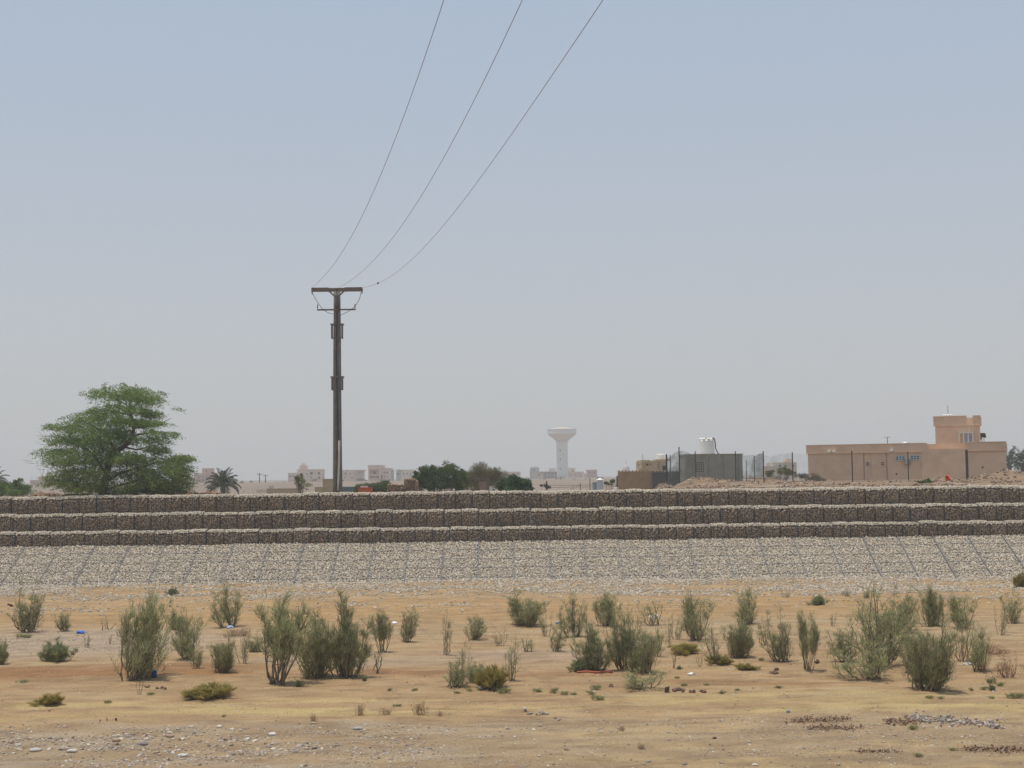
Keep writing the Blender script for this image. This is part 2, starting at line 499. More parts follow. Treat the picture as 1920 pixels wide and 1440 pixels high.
def ground_mat(name, s1=2.0, s2=14.0, peb=18.0, bump=0.5):
    m = mat(name, attr=True, var=0.22, scale=s2, rough=0.95, spec=0.15)
    N = m.node_tree.nodes; L = m.node_tree.links
    p = N['Principled BSDF']
    tc = next(n_ for n_ in N if n_.bl_idname == 'ShaderNodeTexCoord')
    src = p.inputs['Base Color'].links[0].from_socket
    # scattered pebbles, paler or darker than the soil
    vo = N.new('ShaderNodeTexVoronoi'); vo.inputs['Scale'].default_value = peb; vo.inputs['Randomness'].default_value = 1
    L.new(tc.outputs['Object'], vo.inputs['Vector'])
    ds = N.new('ShaderNodeMapRange'); ds.inputs['From Min'].default_value = 0.30; ds.inputs['From Max'].default_value = 0.22
    L.new(vo.outputs['Distance'], ds.inputs['Value'])
    sx = N.new('ShaderNodeSeparateColor'); L.new(vo.outputs['Color'], sx.inputs[0])
    th = N.new('ShaderNodeMapRange'); th.inputs['From Min'].default_value = 0.62; th.inputs['From Max'].default_value = 0.66
    L.new(sx.outputs[0], th.inputs['Value'])
    mu = N.new('ShaderNodeMath'); mu.operation = 'MULTIPLY'; L.new(ds.outputs[0], mu.inputs[0]); L.new(th.outputs[0], mu.inputs[1])
    vr = N.new('ShaderNodeMapRange'); vr.inputs['To Min'].default_value = 0.55; vr.inputs['To Max'].default_value = 1.5
    L.new(sx.outputs[1], vr.inputs['Value'])
    vm = N.new('ShaderNodeVectorMath'); vm.operation = 'SCALE'; L.new(src, vm.inputs[0]); L.new(vr.outputs[0], vm.inputs['Scale'])
    mx = N.new('ShaderNodeMix'); mx.data_type = 'RGBA'
    L.new(mu.outputs[0], mx.inputs['Factor']); L.new(src, mx.inputs[6]); L.new(vm.outputs[0], mx.inputs[7])
    L.new(mx.outputs[2], p.inputs['Base Color'])
    nb = N.new('ShaderNodeTexNoise'); nb.inputs['Scale'].default_value = s1 * 3; nb.inputs['Detail'].default_value = 9
    nb.inputs['Roughness'].default_value = 0.7
    L.new(tc.outputs['Object'], nb.inputs['Vector'])
    b = N.new('ShaderNodeBump'); b.inputs['Strength'].default_value = bump; b.inputs['Distance'].default_value = 0.12
    L.new(nb.outputs['Fac'], b.inputs['Height'])
    b2 = N.new('ShaderNodeBump'); b2.inputs['Strength'].default_value = 0.6; b2.inputs['Distance'].default_value = 0.03
    L.new(mu.outputs[0], b2.inputs['Height']); L.new(b.outputs[0], b2.inputs['Normal'])
    L.new(b2.outputs[0], p.inputs['Normal'])
    return m


M_BED = ground_mat('dry riverbed soil', bump=0.9)
mb = MB()
mb.add(np.stack([GX, GY, GZ], -1).reshape(-1, 3), quads=quads, col=bed_col(GX, GY).reshape(-1, 3))
tag(mb.build('riverbed', M_BED, smooth=True), kind='structure')

# ------------------------------------------------------------------ desert plain behind the wall
px_ = axis([(-1500, -260, 40), (-260, -60, 4), (-60, 60, 0.5), (60, 260, 4), (260, 1501, 40)])
py_ = axis([(82.3, 130, 0.5), (130, 200, 1.5), (200, 500, 5), (500, 1760, 15)])
PX, PY = np.meshgrid(px_, py_)
PZ = h_plain(PX, PY)
pc = np.empty(PX.shape + (3,)); pc[:] = (0.225, 0.17, 0.125)
pc[(PX > 5) & (PY < 150)] = (0.215, 0.145, 0.09)
s_ = fbm(PX / 30, PY / 40, 81)[..., None]
near = (1 - sstep(120, 200, PY))[..., None]
pc = pc * (0.75 + 0.5 * s_)
dk = sstep(0.5, 0.62, fbm(PX / 1.6, PY / 1.2, 83))[..., None] * near
pc = pc * (1 - dk * 0.55) + np.array((0.15, 0.10, 0.065)) * dk * 0.55
lt = sstep(0.56, 0.7, fbm(PX / 2.4, PY / 3, 85))[..., None] * near
pc = pc * (1 - lt * 0.6) + np.array((0.30, 0.24, 0.18)) * lt * 0.6
st = sstep(0.52, 0.62, fbm(PX / 60, PY / 12, 87))[..., None] * (1 - near)
pc = pc * (1 - st * 0.45) + np.array((0.22, 0.16, 0.12)) * st * 0.45
ny, nx = PX.shape
idx = np.arange(nx * ny).reshape(ny, nx)
quads = np.stack([idx[:-1, :-1], idx[:-1, 1:], idx[1:, 1:], idx[1:, :-1]], -1).reshape(-1, 4)
mb = MB(); mb.add(np.stack([PX, PY, PZ], -1).reshape(-1, 3), quads=quads, col=pc.reshape(-1, 3))
tag(mb.build('desert_plain', ground_mat('desert plain soil', s1=0.8, s2=1.5, peb=2.0), smooth=True), kind='structure')

# ------------------------------------------------------------------ stone mattress slope
SL_T, SL_B = np.array((0, 80.0, 2.27)), np.array((0, 75.4, -0.06))
sl = SL_B - SL_T; SL_LEN = float(np.linalg.norm(sl)); sl /= SL_LEN
sn = np.array((0, -sl[2] * -1, 0)); sn = np.cross((1, 0, 0), -sl); sn /= np.linalg.norm(sn)
if sn[2] < 0: sn = -sn
NPAN = 42
X0PAN = -42.0


def panel_variant():
    mb = MB()
    h = SL_LEN
    step = 0.092
    uu, vv = np.meshgrid(np.arange(0.05, 1.97, step), np.arange(0.03, h, step))
    u = (uu + rng.uniform(-0.045, 0.045, uu.shape)).ravel(); v = (vv + rng.uniform(-0.045, 0.045, vv.shape)).ravel()
    k = np.clip(u, 0.04, 1.96)
    sag = 0.05 * (fbm(k * 1.5, v * 1.2, int(rng.integers(0, 999))) - 0.5) + rng.uniform(-0.035, 0.02, k.shape)
    edge = -0.05 * np.exp(-(np.minimum(k, 2 - k) / 0.06) ** 2) - 0.03 * np.exp(-(((v % 1.0) - 0.02) / 0.05) ** 2)
    P = np.stack([k, np.zeros_like(k), np.zeros_like(k)], 1) + v[:, None] * sl + (sag + edge)[:, None] * sn
    stones(mb, P, rng.uniform(0.042, 0.074, len(k)), PALE, sub=1, flat=(0.55, 0.9), gain=1.1)
    b = MB()
    # soil bed under the stones
    o = np.array((0.0, 0, 0)) - 0.05 * sn - 0.25 * sn
    mb.obox(o, (2.0, 0, 0), sl * h, sn * 0.24, col=(0.31, 0.26, 0.20))
    return mb


def panel_lace():
    mb = MB()
    h = SL_LEN
    w_ = np.linspace(0, h, 26)
    wob = 0.02 * (rng.random(26) - 0.5)
    for off in (0.0,):
        P = np.stack([off + wob, np.zeros(26), np.zeros(26)], 1) + w_[:, None] * sl + 0.045 * sn
        mb.tube(P, 0.024, n=6)
    for r in np.arange(1.0, h, 1.0):
        xs = np.linspace(0.03, 1.97, 18)
        P = np.stack([xs, np.zeros(18), np.zeros(18)], 1) + (r + 0.05 * (rng.random(18) - 0.5))[:, None] * sl + (0.035 + 0.02 * rng.random(18))[:, None] * sn
        mb.tube(P, 0.010, n=4)
    return mb


rev = thing('stone_mattress', 'sloping apron of pale stones in wire mattresses below the stepped wall', 'revetment', (0, 78, 0))
pans = []
for i in range(5):
    o = panel_variant().build('mattress_panel', M_STONE, rev, local=True, smooth=False)
    l_ = panel_lace().build('lacing_wire', M_LACE, o, local=True, smooth=True)
    pans.append(o)
used = set()
prev = -1
for i in range(NPAN):
    k = (i * 3 + (i // 5)) % 5
    if k == prev: k = (k + 1) % 5
    prev = k
    if k not in used: o = pans[k]; used.add(k)
    else: o = clone(pans[k], rev)
    o.location = (X0PAN + 2.0 * i, 80.0 - 78 + random.uniform(-0.02, 0.02), 2.27 + random.uniform(-0.03, 0.03))

# ------------------------------------------------------------------ stepped gabion wall


def basket_variant():
    """a wire basket of stones, 1 m wide, 1 m high, front at y = 0"""
    mb = MB()
    mb.box(0.02, 0.98, 0.10, 0.33, 0.0, 0.81, col=(0.17, 0.13, 0.10))
    mb.box(0.02, 0.98, 0.332, 1.0, 0.0, 0.90, col=(0.22, 0.18, 0.14))
    step = 0.105
    uu, vv = np.meshgrid(np.arange(0.05, 0.97, step), np.arange(0.04, 0.88, step))
    u = np.clip((uu + rng.uniform(-0.045, 0.045, uu.shape)).ravel(), 0.06, 0.94); v = (vv + rng.uniform(-0.04, 0.04, vv.shape)).ravel()
    bul = 0.035 * np.sin(np.pi * u) * np.sin(np.pi * np.clip(v, 0, 1) ** 0.8)
    y = 0.07 - bul + rng.uniform(-0.015, 0.03, u.shape)
    stones(mb, np.stack([u, y, v], 1), rng.uniform(0.050, 0.082, len(u)), SHADED_BROWN, sub=1, flat=(0.6, 0.95))
    # the lid slumps towards the front
    uu, vv = np.meshgrid(np.arange(0.05, 0.97, 0.095), np.arange(0.03, 1.0, 0.085))
    u = np.clip((uu + rng.uniform(-0.04, 0.04, uu.shape)).ravel(), 0.06, 0.94); v = (vv + rng.uniform(-0.035, 0.035, vv.shape)).ravel()
    dome = 0.028 * np.sin(np.pi * u) ** 0.7
    z = 0.86 + dome + 0.13 * (1 - np.exp(-np.maximum(v, 0) / 0.16)) + rng.uniform(-0.015, 0.015, u.shape)
    stones(mb, np.stack([u, v + 0.03, z], 1), rng.uniform(0.046, 0.074, len(u)), PALE, sub=1, flat=(0.5, 0.8), tilt=0.9, gain=0.96)  # paler than the faces: the sunlit ledge is put into the colour
    return mb


def basket_wire():
    mb = MB()
    t = np.linspace(0, 1, 9)
    for u in np.arange(0.0, 1.0001, 0.125):
        b = 0.04 * math.sin(math.pi * u)
        prof = [(0.012 - b * math.sin(math.pi * z ** 0.8) + 0.20 * max(0, (z - 0.80) / 0.2) ** 2, z * 0.97) for z in t]
        r = 0.012 if 0.01 < u < 0.99 else 0.016
        mb.tube([(u, y - 0.01, z) for y, z in prof], r if r > 0.015 else 0.0045, n=4, caps=False)
    for z in np.arange(0.1, 0.8, 0.2):
        us = np.linspace(0, 1, 7)
        mb.tube([(u, 0.0 - 0.04 * math.sin(math.pi * u) * math.sin(math.pi * z ** 0.8) + 0.20 * max(0, (z - 0.80) / 0.2) ** 2, z) for u in us], 0.0045, n=4, caps=False)
    return mb


TIERS = [('lowest step of the gabion wall resting on the pale stone slope', 80.0, 2.06, 0.35),
         ('middle step of the gabion wall between two pale ledges', 80.68, 3.06, 0.0),
         ('top step of the gabion wall carrying the loose white stones', 81.36, 4.06, 0.62)]
NB = 80
bask = None
for lab, yf, zb, xo in TIERS:
    t = thing('gabion_wall', lab, 'gabion wall', (0, yf, zb), 'steps of the gabion retaining wall')
    if bask is None:
        bask = []
        for i in range(9):
            o = basket_variant().build('gabion_basket', M_STONEB, t, local=True)
            basket_wire().build('wire_mesh', M_WIRE, o, local=True)
            bask.append(o)
        free = set(range(9))
    prev = -1
    for i in range(NB):
        k = random.randrange(9)
        while k == prev: k = random.randrange(9)
        prev = k
        if k in free: o = bask[k]; free.discard(k)
        else: o = clone(bask[k], t)
        o.location = (-40 + i + xo, random.uniform(-0.045, 0.045), random.uniform(-0.03, 0.02) + 0.07 * (float(fbm(i / 4.0, zb * 7, 19)) - 0.5))
        o.rotation_euler = (random.uniform(-0.03, 0.02), random.uniform(-0.02, 0.02), random.uniform(-0.03, 0.03))
        s = random.uniform(0.985, 1.02)
        o.scale = (1, 1, s)

# loose pale stones heaped along the top of the wall
n = 15000
x = rng.uniform(-40, 40, n); y = 81.75 + 1.45 * rng.beta(1.6, 1.6, n)
z = 4.99 + 0.055 * np.sin(np.pi * np.clip((y - 81.70) / 1.5, 0, 1)) * (0.45 + 0.9 * fbm(x / 1.7, y * 0, 91)) + rng.uniform(-0.03, 0.03, n)
mb = MB(); stones(mb, np.stack([x, y, z], 1), rng.uniform(0.045, 0.085, n), PALE, sub=0, flat=(0.5, 0.85), gain=0.98)
tag(mb.build('loose_stones', M_STONE), 'loose pale stones heaped along the top of the gabion wall', 'stones', kind='stuff')

# ------------------------------------------------------------------ gravel on the bed
mb = MB()
# apron of spilled stones below the mattresses, thinning out into the sand
n = 60000
x = rng.uniform(-36, 36, n); y = 76.2 - 14.5 * rng.random(n) ** 1.3
edge_ = 70.2 - 2.6 * sstep(-4, 12, x) + 2.4 * (fbm(x / 5, x * 0 + 3, 96) - 0.5)
dens = sstep(-1.6, 3.2, y - edge_) * (0.22 + 1.2 * sstep(0.40, 0.60, fbm(x / 3.0, y / 1.1, 95)))
band = np.exp(-((y - 65.3 - 1.2 * (fbm(x / 6, x * 0, 97) - 0.5)) / 0.8) ** 2) * 0.5 * sstep(0.40, 0.6, fbm(x / 2.5, y / 1.5, 98))
keep = rng.random(n) < np.maximum(dens, np.maximum(band, 0.03))
x, y = x[keep], y[keep]
stones(mb, np.stack([x, y, h_bed(x, y) + 0.012], 1), 0.03 + 0.06 * rng.random(len(x)) ** 1.3, PALE, sub=0, flat=(0.45, 0.75))


def scatter(n, xr, yr, mask, smin, smax, gain=1.0, pal=GRAV, pw=3.0):
    x = rng.uniform(*xr, n); y = rng.uniform(*yr, n)
    k = rng.random(n) < mask(x, y)
    x, y = x[k], y[k]
    s = smin + (smax - smin) * rng.random(len(x)) ** pw
    stones(mb, np.stack([x, y, h_bed(x, y) + s * 0.15], 1), s, pal, sub=0, flat=(0.4, 0.7), tilt=0.5, gain=gain)


# stony foreground, densest at the lower left
scatter(22000, (-14, -2), (26, 34.6), lambda x, y: (0.12 + sstep(0.38, 0.62, fbm(x / 1.5, y / 0.8, 101))) * (1 - sstep(32.3, 34.6, y)) * (1 - 0.5 * sstep(-7, -3, x)), 0.006, 0.045)
scatter(20000, (-4, 14), (26, 34.6), lambda x, y: (0.15 + sstep(0.42, 0.7, fbm(x / 2.2, y / 0.9, 103))) * (1 - sstep(32.5, 34.6, y)) * 0.8, 0.006, 0.036)
scatter(1500, (-13, -4.2), (28, 33.4), lambda x, y: sstep(0.50, 0.62, fbm(x / 1.6, y / 0.6, 105)), 0.02, 0.085, pw=2.5)
scatter(260, (-13, 14), (27, 34), lambda x, y: sstep(0.40, 0.62, fbm(x / 1.6, y / 0.9, 106)), 0.03, 0.075, pw=2)
# thin spread everywhere on the bed
scatter(16000, (-26, 26), (34, 63), lambda x, y: 0.25 + 0.75 * sstep(0.5, 0.7, fbm(x / 3, y / 2, 107)), 0.008, 0.04)
# grey spread at the left
pq = on_bed(110, 1205)
scatter(5000, (-24, -8), (45, 56), lambda x, y: 1 - sstep(0.5, 1.1, np.sqrt(((x - pq.x) / 6.5) ** 2 + ((y - pq.y) / 4.6) ** 2)), 0.012, 0.045, gain=0.95)
tag(mb.build('gravel', M_STONE), 'gravel and pebbles strewn over the dry riverbed', 'gravel', kind='stuff')
# ------------------------------------------------------------------ foliage helpers


def unit(v):
    return v / (np.linalg.norm(v, axis=-1, keepdims=True) + 1e-9)


def leaves(mb, p, d, ln, wd, col):
    """one small lozenge leaf per row: base p, direction d"""
    n = len(p)
    d = unit(d)
    s = unit(np.cross(d, rng.normal(size=(n, 3))))
    ln = np.broadcast_to(np.asarray(ln, float), (n,))[:, None]; wd = np.broadcast_to(np.asarray(wd, float), (n,))[:, None]
    v = np.stack([p, p + d * ln * 0.5 + s * wd * 0.5, p + d * ln, p + d * ln * 0.5 - s * wd * 0.5], 1)
    mb.add(v.reshape(-1, 3), quads=np.arange(4 * n).reshape(n, 4), col=np.repeat(col, 4, 0))


def tint(n, base, lo=0.65, hi=1.35, alt=None, p=0.2):
    c = np.tile(np.asarray(base, float), (n, 1))
    if alt is not None:
        k = rng.random(n) < p
        c[k] = np.asarray(alt)
    return c * rng.uniform(lo, hi, (n, 1))


def ball(n):
    v = unit(rng.normal(size=(n, 3)))
    return v * rng.random((n, 1)) ** (1 / 2.4)


M_LEAF = mat('acacia leaf', attr=True, var=0.2, scale=1.2, rough=0.7, transl=0.3)
M_BUSH = mat('bush leaf', attr=True, var=0.2, scale=1.0, rough=0.75, transl=0.25)
M_BARK = mat('brown bark', (0.13, 0.095, 0.07), var=0.35, scale=9, rough=0.95, bump=0.6, bscale=22)
M_TWIG = mat('dry twig', (0.19, 0.14, 0.10), var=0.3, scale=9, rough=0.95)

# ------------------------------------------------------------------ twin pole of the power line
PY = 83.8
PB = W(633, 927, PY); PB.z = 5.02
pole = thing('utility_pole', 'tall twin dark wooden power pole standing behind the gabion wall', 'utility pole', PB)
M_WOOD = mat('weathered pole timber', (0.15, 0.132, 0.115), var=0.3, scale=3.0, rough=0.9, bump=0.4, bscale=14, grime=(0.19, 0.165, 0.145), gscale=1.2)
M_WOOD_SHADE = mat('weathered pole timber, greyer', (0.145, 0.132, 0.125), var=0.3, scale=3.0, rough=0.9, bump=0.4, bscale=14, grime=(0.18, 0.165, 0.155), gscale=1.1)  # right timber: its shaded, cooler tone is put into the colour; clamps share it
M_RUST = mat('rusty steel', (0.17, 0.13, 0.105), var=0.35, scale=5, rough=0.75, metal=0.2, bump=0.2)
M_STEEL = mat('dull grey steel', (0.16, 0.155, 0.15), var=0.2, scale=6, rough=0.55, metal=0.5)
M_PIPE = mat('cream conduit', (0.50, 0.45, 0.36), var=0.15, scale=4, rough=0.5)
M_CABLE = mat('black cable', (0.02, 0.02, 0.02), rough=0.6, var=0)
M_INS = mat('brown porcelain', (0.10, 0.05, 0.035), rough=0.25, var=0.05, spec=0.5)
m_px = PY / FPX
HT = 927 - 540


def pz(py): return PB.z + (925 - py) * m_px


top = pz(540)
for sgn, mm in ((-1, M_WOOD), (1, M_WOOD_SHADE)):
    zs = np.linspace(0, 1, 14)
    r = 0.148 - 0.042 * zs
    x = PB.x + sgn * (r - 0.004) + 0.006 * np.sin(zs * 9 + sgn)
    MB().tube(np.stack([x, np.full(14, PY) + 0.004 * sgn, PB.z - 0.5 + (top - PB.z + 0.5) * zs], 1), r, n=20).build('pole_timber', mm, pole, smooth=True)
# crossarm: two channel halves and the diagonal braces below
mb = MB()
xl, xr = PB.x - 47.5 * m_px, PB.x + 48.5 * m_px
zt, zb = pz(536.5), pz(543.5)
for a, b in ((xl, PB.x - 15 * m_px), (PB.x + 15 * m_px, xr)):
    mb.box(a, b, PY - 0.24, PY - 0.21, zb, zt)
    mb.box(a, b, PY - 0.207, PY - 0.13, zt - 0.02, zt)
    mb.box(a, b, PY - 0.207, PY - 0.13, zb, zb + 0.02)
mb.box(PB.x - 15 * m_px - 0.02, PB.x + 15 * m_px + 0.02, PY - 0.205, PY - 0.17, zb + 0.005, zt - 0.03)
mb.box(xl + 0.01, xr - 0.01, PY + 0.17, PY + 0.20, zb + 0.02, zt - 0.02)
mb.build('crossarm', M_RUST, pole)
for sg in (-1, 1):
    MB().obox((PB.x + sg * 15.5 * m_px, PY - 0.20, zb - 0.02), (-sg * 12.5 * m_px, 0, pz(555) - zb), (0, 0.03, 0), (-sg * 0.06, 0, 0.07)).build('brace', M_RUST, pole)
# lower crossarm with pin insulators
z2 = pz(578.5)
MB().box(PB.x - 37 * m_px, PB.x + 36 * m_px, PY - 0.215, PY - 0.15, z2 - 0.045, z2 + 0.045).build('lower_crossarm', M_RUST, pole)


def insulator(x, y, z, h=0.24, r=0.045, n=4):
    pr = [(0.012, 0)]
    for i in range(n):
        z_ = h * (0.25 + 0.75 * i / n); pr += [(0.02, z_), (r, z_ + 0.01), (r * 0.8, z_ + h * 0.09), (0.02, z_ + h * 0.13)]
    pr += [(0.0, h)]
    return MB().lathe(pr, n=12, c=(x, y, z))


for dx in (-36, 34.5):
    insulator(PB.x + dx * m_px, PY - 0.18, z2 + 0.045, 0.30).build('pin_insulator', M_INS, pole, smooth=True)
insulator(PB.x - 1 * m_px, PY - 0.185, z2 + 0.05, 0.26).build('pin_insulator', M_INS, pole, smooth=True)
for dx in (-46, 48):
    insulator(PB.x + dx * m_px, PY - 0.225, zb - 0.20, 0.20, 0.05).build('strain_insulator', M_INS, pole, smooth=True)
# jumper leads from the arm ends round to the pole
for pts in ([(584, 546), (589, 556), (596, 568), (604, 579), (614, 586), (624, 589)], [(677, 547), (675, 558), (671, 567), (664, 576), (655, 583), (645, 588), (636, 592)], [(630, 540), (633, 556), (635, 570), (633, 590)]):
    c = np.array([W(a, b, PY - 0.24) for a, b in pts])
    t = np.linspace(0, len(c) - 1, 24)
    c2 = np.stack([np.interp(t, np.arange(len(c)), c[:, k]) for k in range(3)], 1)
    for _ in range(2): c2[1:-1] = (c2[:-2] + 2 * c2[1:-1] + c2[2:]) / 4
    MB().tube(c2, 0.016, n=5).build('jumper_lead', M_CABLE, pole, smooth=True)
# clamping frames
for y0, y1 in ((606, 633), (705.5, 730)):
    za, zc = pz(y0), pz(y1)
    mb = MB()
    mb.box(PB.x - 12 * m_px, PB.x + 12.5 * m_px, PY - 0.21, PY - 0.15, za - 0.045, za + 0.045)
    mb.box(PB.x - 12 * m_px, PB.x + 12.5 * m_px, PY + 0.15, PY + 0.21, za - 0.045, za + 0.045)
    for sg in (-1, 1):
        xx = PB.x + sg * 9.6 * m_px
        mb.box(xx - 0.035, xx + 0.035, PY - 0.205, PY - 0.155, zc, za - 0.046)
        mb.box(xx - 0.035, xx + 0.035, PY + 0.155, PY + 0.205, zc, za - 0.046)
    mb.box(PB.x - 9 * m_px, PB.x + 9 * m_px, PY - 0.20, PY - 0.165, zc, zc + 0.06)
    mb.build('pole_clamp', M_WOOD_SHADE, pole)
# cable down the groove and the conduit over its lower end
pts = [(633, 592), (631, 620), (631, 700), (633, 770), (635, 826)]
MB().tube(np.array([W(a, b, PY - 0.165) for a, b in pts]), 0.020, n=6).build('cable', M_CABLE, pole, smooth=True)
pts = [(636.3, 826), (636.0, 850), (635.2, 880), (634.2, 905), (633.4, 920)]
MB().tube(np.array([W(a, b, PY - 0.17) for a, b in pts]), 0.062, n=10).build('conduit', M_PIPE, pole, smooth=True)

# ------------------------------------------------------------------ conductors
M_COPPER = mat('reddish conductor', (0.22, 0.13, 0.11), rough=0.5, var=0, metal=0.3)
WLAB = ['leftmost thin overhead wire climbing from the pole out of the sky', 'middle thin overhead wire climbing from the pole out of the sky', 'rightmost thin overhead wire with a small dark marker near the pole']
WPX = [((585, 540), [(655, 450), (700, 360), (750, 240), (790, 120), (833, 0)]),
       ((634, 540), [(700, 490), (760, 410), (830, 300), (900, 170), (978, 0)]),
       ((678, 540), [(697, 534.5), (710, 529.5), (740, 515), (800, 460), (870, 370), (950, 265), (1040, 140), (1128, 0)])]
DX = -0.199          # the line runs nearly towards the viewer, drifting right
for (sx, sy), pts in WPX:
    P0 = np.array(W(sx, sy, PY - 0.22))
    S = [0.0]; Z = [P0[2]]
    for a, b in pts:
        d = ray(a, b)
        # meet the vertical plane through P0 along (DX, 1)
        k = (P0[0] - DX * P0[1]) / (d.x - DX * d.y)
        S.append(P0[1] - d.y * k); Z.append(CAM_Z + d.z * k)
    S = np.array(S); Z = np.array(Z)
    A = np.stack([S, S ** 2, S ** 3, S ** 4 if len(pts) > 6 else S * 0], 1)
    co, *_ = np.linalg.lstsq(A, Z - P0[2], rcond=None)
    s = np.linspace(0, 62, 90)
    c = np.stack([P0[0] - DX * s, P0[1] - s, P0[2] + co[0] * s + co[1] * s ** 2 + co[2] * s ** 3 + co[3] * s ** 4], 1)
    i = WPX.index(((sx, sy), pts))
    o = MB().tube(c, 0.0075, n=6).build('overhead_wire', M_COPPER, loc=tuple(c[0]), smooth=True)
    tag(o, WLAB[i], 'power line', 'three overhead wires of the power line')
    if i == 2:
        q = c[np.argmin(abs(s - S[2]))]
        MB().tube([q + np.array((0, 0.05, 0)), q - np.array((0, 0.05, 0))], 0.05, n=8).build('wire_marker', M_CABLE, o)

# ------------------------------------------------------------------ the big acacia on the bank


def Z1(x, y): return x / 4.8, 680 + y / 4.8


TY = 85.6
tb = W(*Z1(925, 1195), TY); tb.z = float(h_plain(tb.x, TY)) - 0.02
tree = thing('acacia_tree', 'large spreading green acacia with feathery layered boughs at the left', 'tree', tb)
mb = MB()


def limb(pts, r0, r1, y0=0.0, y1=0.0, n=8):
    pts3 = []
    m = len(pts)
    for i, (a, b) in enumerate(pts):
        pts3.append(W(*Z1(a, b), TY + y0 + (y1 - y0) * i / max(1, m - 1)))
    p = np.array(pts3)
    t = np.linspace(0, m - 1, m * 4)
    c = np.stack([np.interp(t, np.arange(m), p[:, k]) for k in range(3)], 1)
    for _ in range(3): c[1:-1] = (c[:-2] + 2 * c[1:-1] + c[2:]) / 4
    mb.tube(c, np.linspace(r0, r1, len(c)), n=n)


limb([(915, 1215), (945, 1080), (965, 960), (1000, 850), (1060, 785)], 0.24, 0.17)
limb([(1040, 800), (1130, 750), (1185, 670), (1210, 590), (1180, 480), (1165, 380), (1200, 280)], 0.17, 0.03, 0, -0.4)
limb([(1000, 850), (1020, 760), (960, 640), (820, 560), (700, 510)], 0.13, 0.025, 0, -1.5)
limb([(1210, 590), (1300, 570), (1420, 560), (1540, 500)], 0.07, 0.015, 0, 0.8)
limb([(1180, 660), (1300, 640), (1400, 620), (1500, 640)], 0.06, 0.015, 0, 1.2)
limb([(1130, 760), (1250, 790), (1350, 740), (1470, 740)], 0.06, 0.015, 0, 1.4)
limb([(950, 1000), (860, 850), (760, 760), (600, 700), (480, 640)], 0.10, 0.02, 0, -1.0)
limb([(950, 1060), (870, 1050), (840, 1120)], 0.05, 0.02)
limb([(690, 1200), (710, 1080), (750, 1000), (780, 920), (700, 860), (560, 830)], 0.09, 0.02, 0.4, 0.4)
limb([(950, 1080), (1060, 1000), (1200, 960), (1400, 900), (1560, 880)], 0.10, 0.02, 0, 0.5)
limb([(960, 1140), (1150, 1080), (1350, 1040), (1550, 1030)], 0.08, 0.02, 0.3, 0.0)
limb([(1100, 880), (1180, 930), (1240, 880)], 0.05, 0.02)
limb([(1165, 400), (1060, 330), (930, 270)], 0.05, 0.012, -0.3, -0.9)
limb([(1165, 420), (1280, 340), (1400, 300)], 0.05, 0.012, -0.3, 0.6)
limb([(1170, 470), (1050, 440), (880, 420)], 0.05, 0.012, -0.3, 1.2)
# dead twigs inside the left side of the crown
for _ in range(170):
    a, b = random.choice([(520, 690), (620, 640), (480, 940), (700, 800), (560, 760), (700, 1090), (820, 1100)])
    p = np.array(W(*Z1(a + random.gauss(0, 70), b + random.gauss(0, 45)), TY + random.uniform(-1, 1)))
    d = np.array((random.gauss(0, 1), random.gauss(0, .6), random.gauss(0.3, .6))); d /= np.linalg.norm(d)
    mb.tube([p, p + d * 0.35, p + d * 0.7 + np.array((random.gauss(0, .08), 0, random.gauss(0, .08)))], [0.012, 0.008, 0.003], n=4, caps=False)
mb.build('trunk', M_BARK, tree, smooth=True)
CL = [(1150, 262, 270, 62, 10), (1010, 300, 190, 40, 7), (1270, 330, 170, 55, 8), (1040, 410, 240, 55, 10), (1250, 440, 130, 45, 6), (860, 440, 120, 28, 3), (860, 510, 210, 55, 8),
      (1090, 520, 220, 55, 9), (690, 590, 240, 48, 8), (960, 620, 210, 65, 9), (590, 690, 160, 55, 6), (850, 720, 230, 70, 10), (540, 810, 150, 55, 7), (790, 850, 240, 70, 10), (620, 900, 180, 50, 6),
      (520, 965, 160, 30, 4), (650, 1030, 180, 50, 7), (830, 1000, 170, 70, 7), (1400, 552, 140, 26, 3), (1420, 640, 120, 34, 3.5), (1340, 700, 150, 45, 4), (1330, 780, 140, 42, 5),
      (1240, 860, 190, 60, 8), (1450, 880, 130, 52, 5), (1590, 860, 95, 38, 4), (1550, 950, 120, 66, 7), (1350, 980, 180, 75, 9), (1150, 1000, 130, 85, 6), (1590, 1060, 110, 66, 6),
      (1450, 1090, 150, 70, 7), (1000, 1080, 170, 70, 4), (700, 1110, 120, 50, 4), (1230, 1130, 190, 45, 6), (1480, 390, 80, 14, .25), (450, 565, 70, 18, .5), (420, 720, 60, 18, .5), (360, 985, 60, 10, .2),
      (900, 1130, 220, 50, 6), (1130, 1150, 240, 36, 7), (1450, 1140, 220, 44, 8), (1300, 1080, 240, 60, 8), (560, 1080, 120, 40, 3), (1010, 700, 200, 60, 7), (1000, 800, 160, 60, 6), (1100, 650, 160, 60, 6), (960, 900, 160, 60, 5), (1120, 880, 160, 70, 7), (1000, 1000, 160, 60, 5), (1180, 540, 120, 50, 5)]
mb = MB()
wts = np.array([c[4] for c in CL]); NS = 8400
cnt = np.round(NS * wts / wts.sum()).astype(int)
axis_x = tb.x
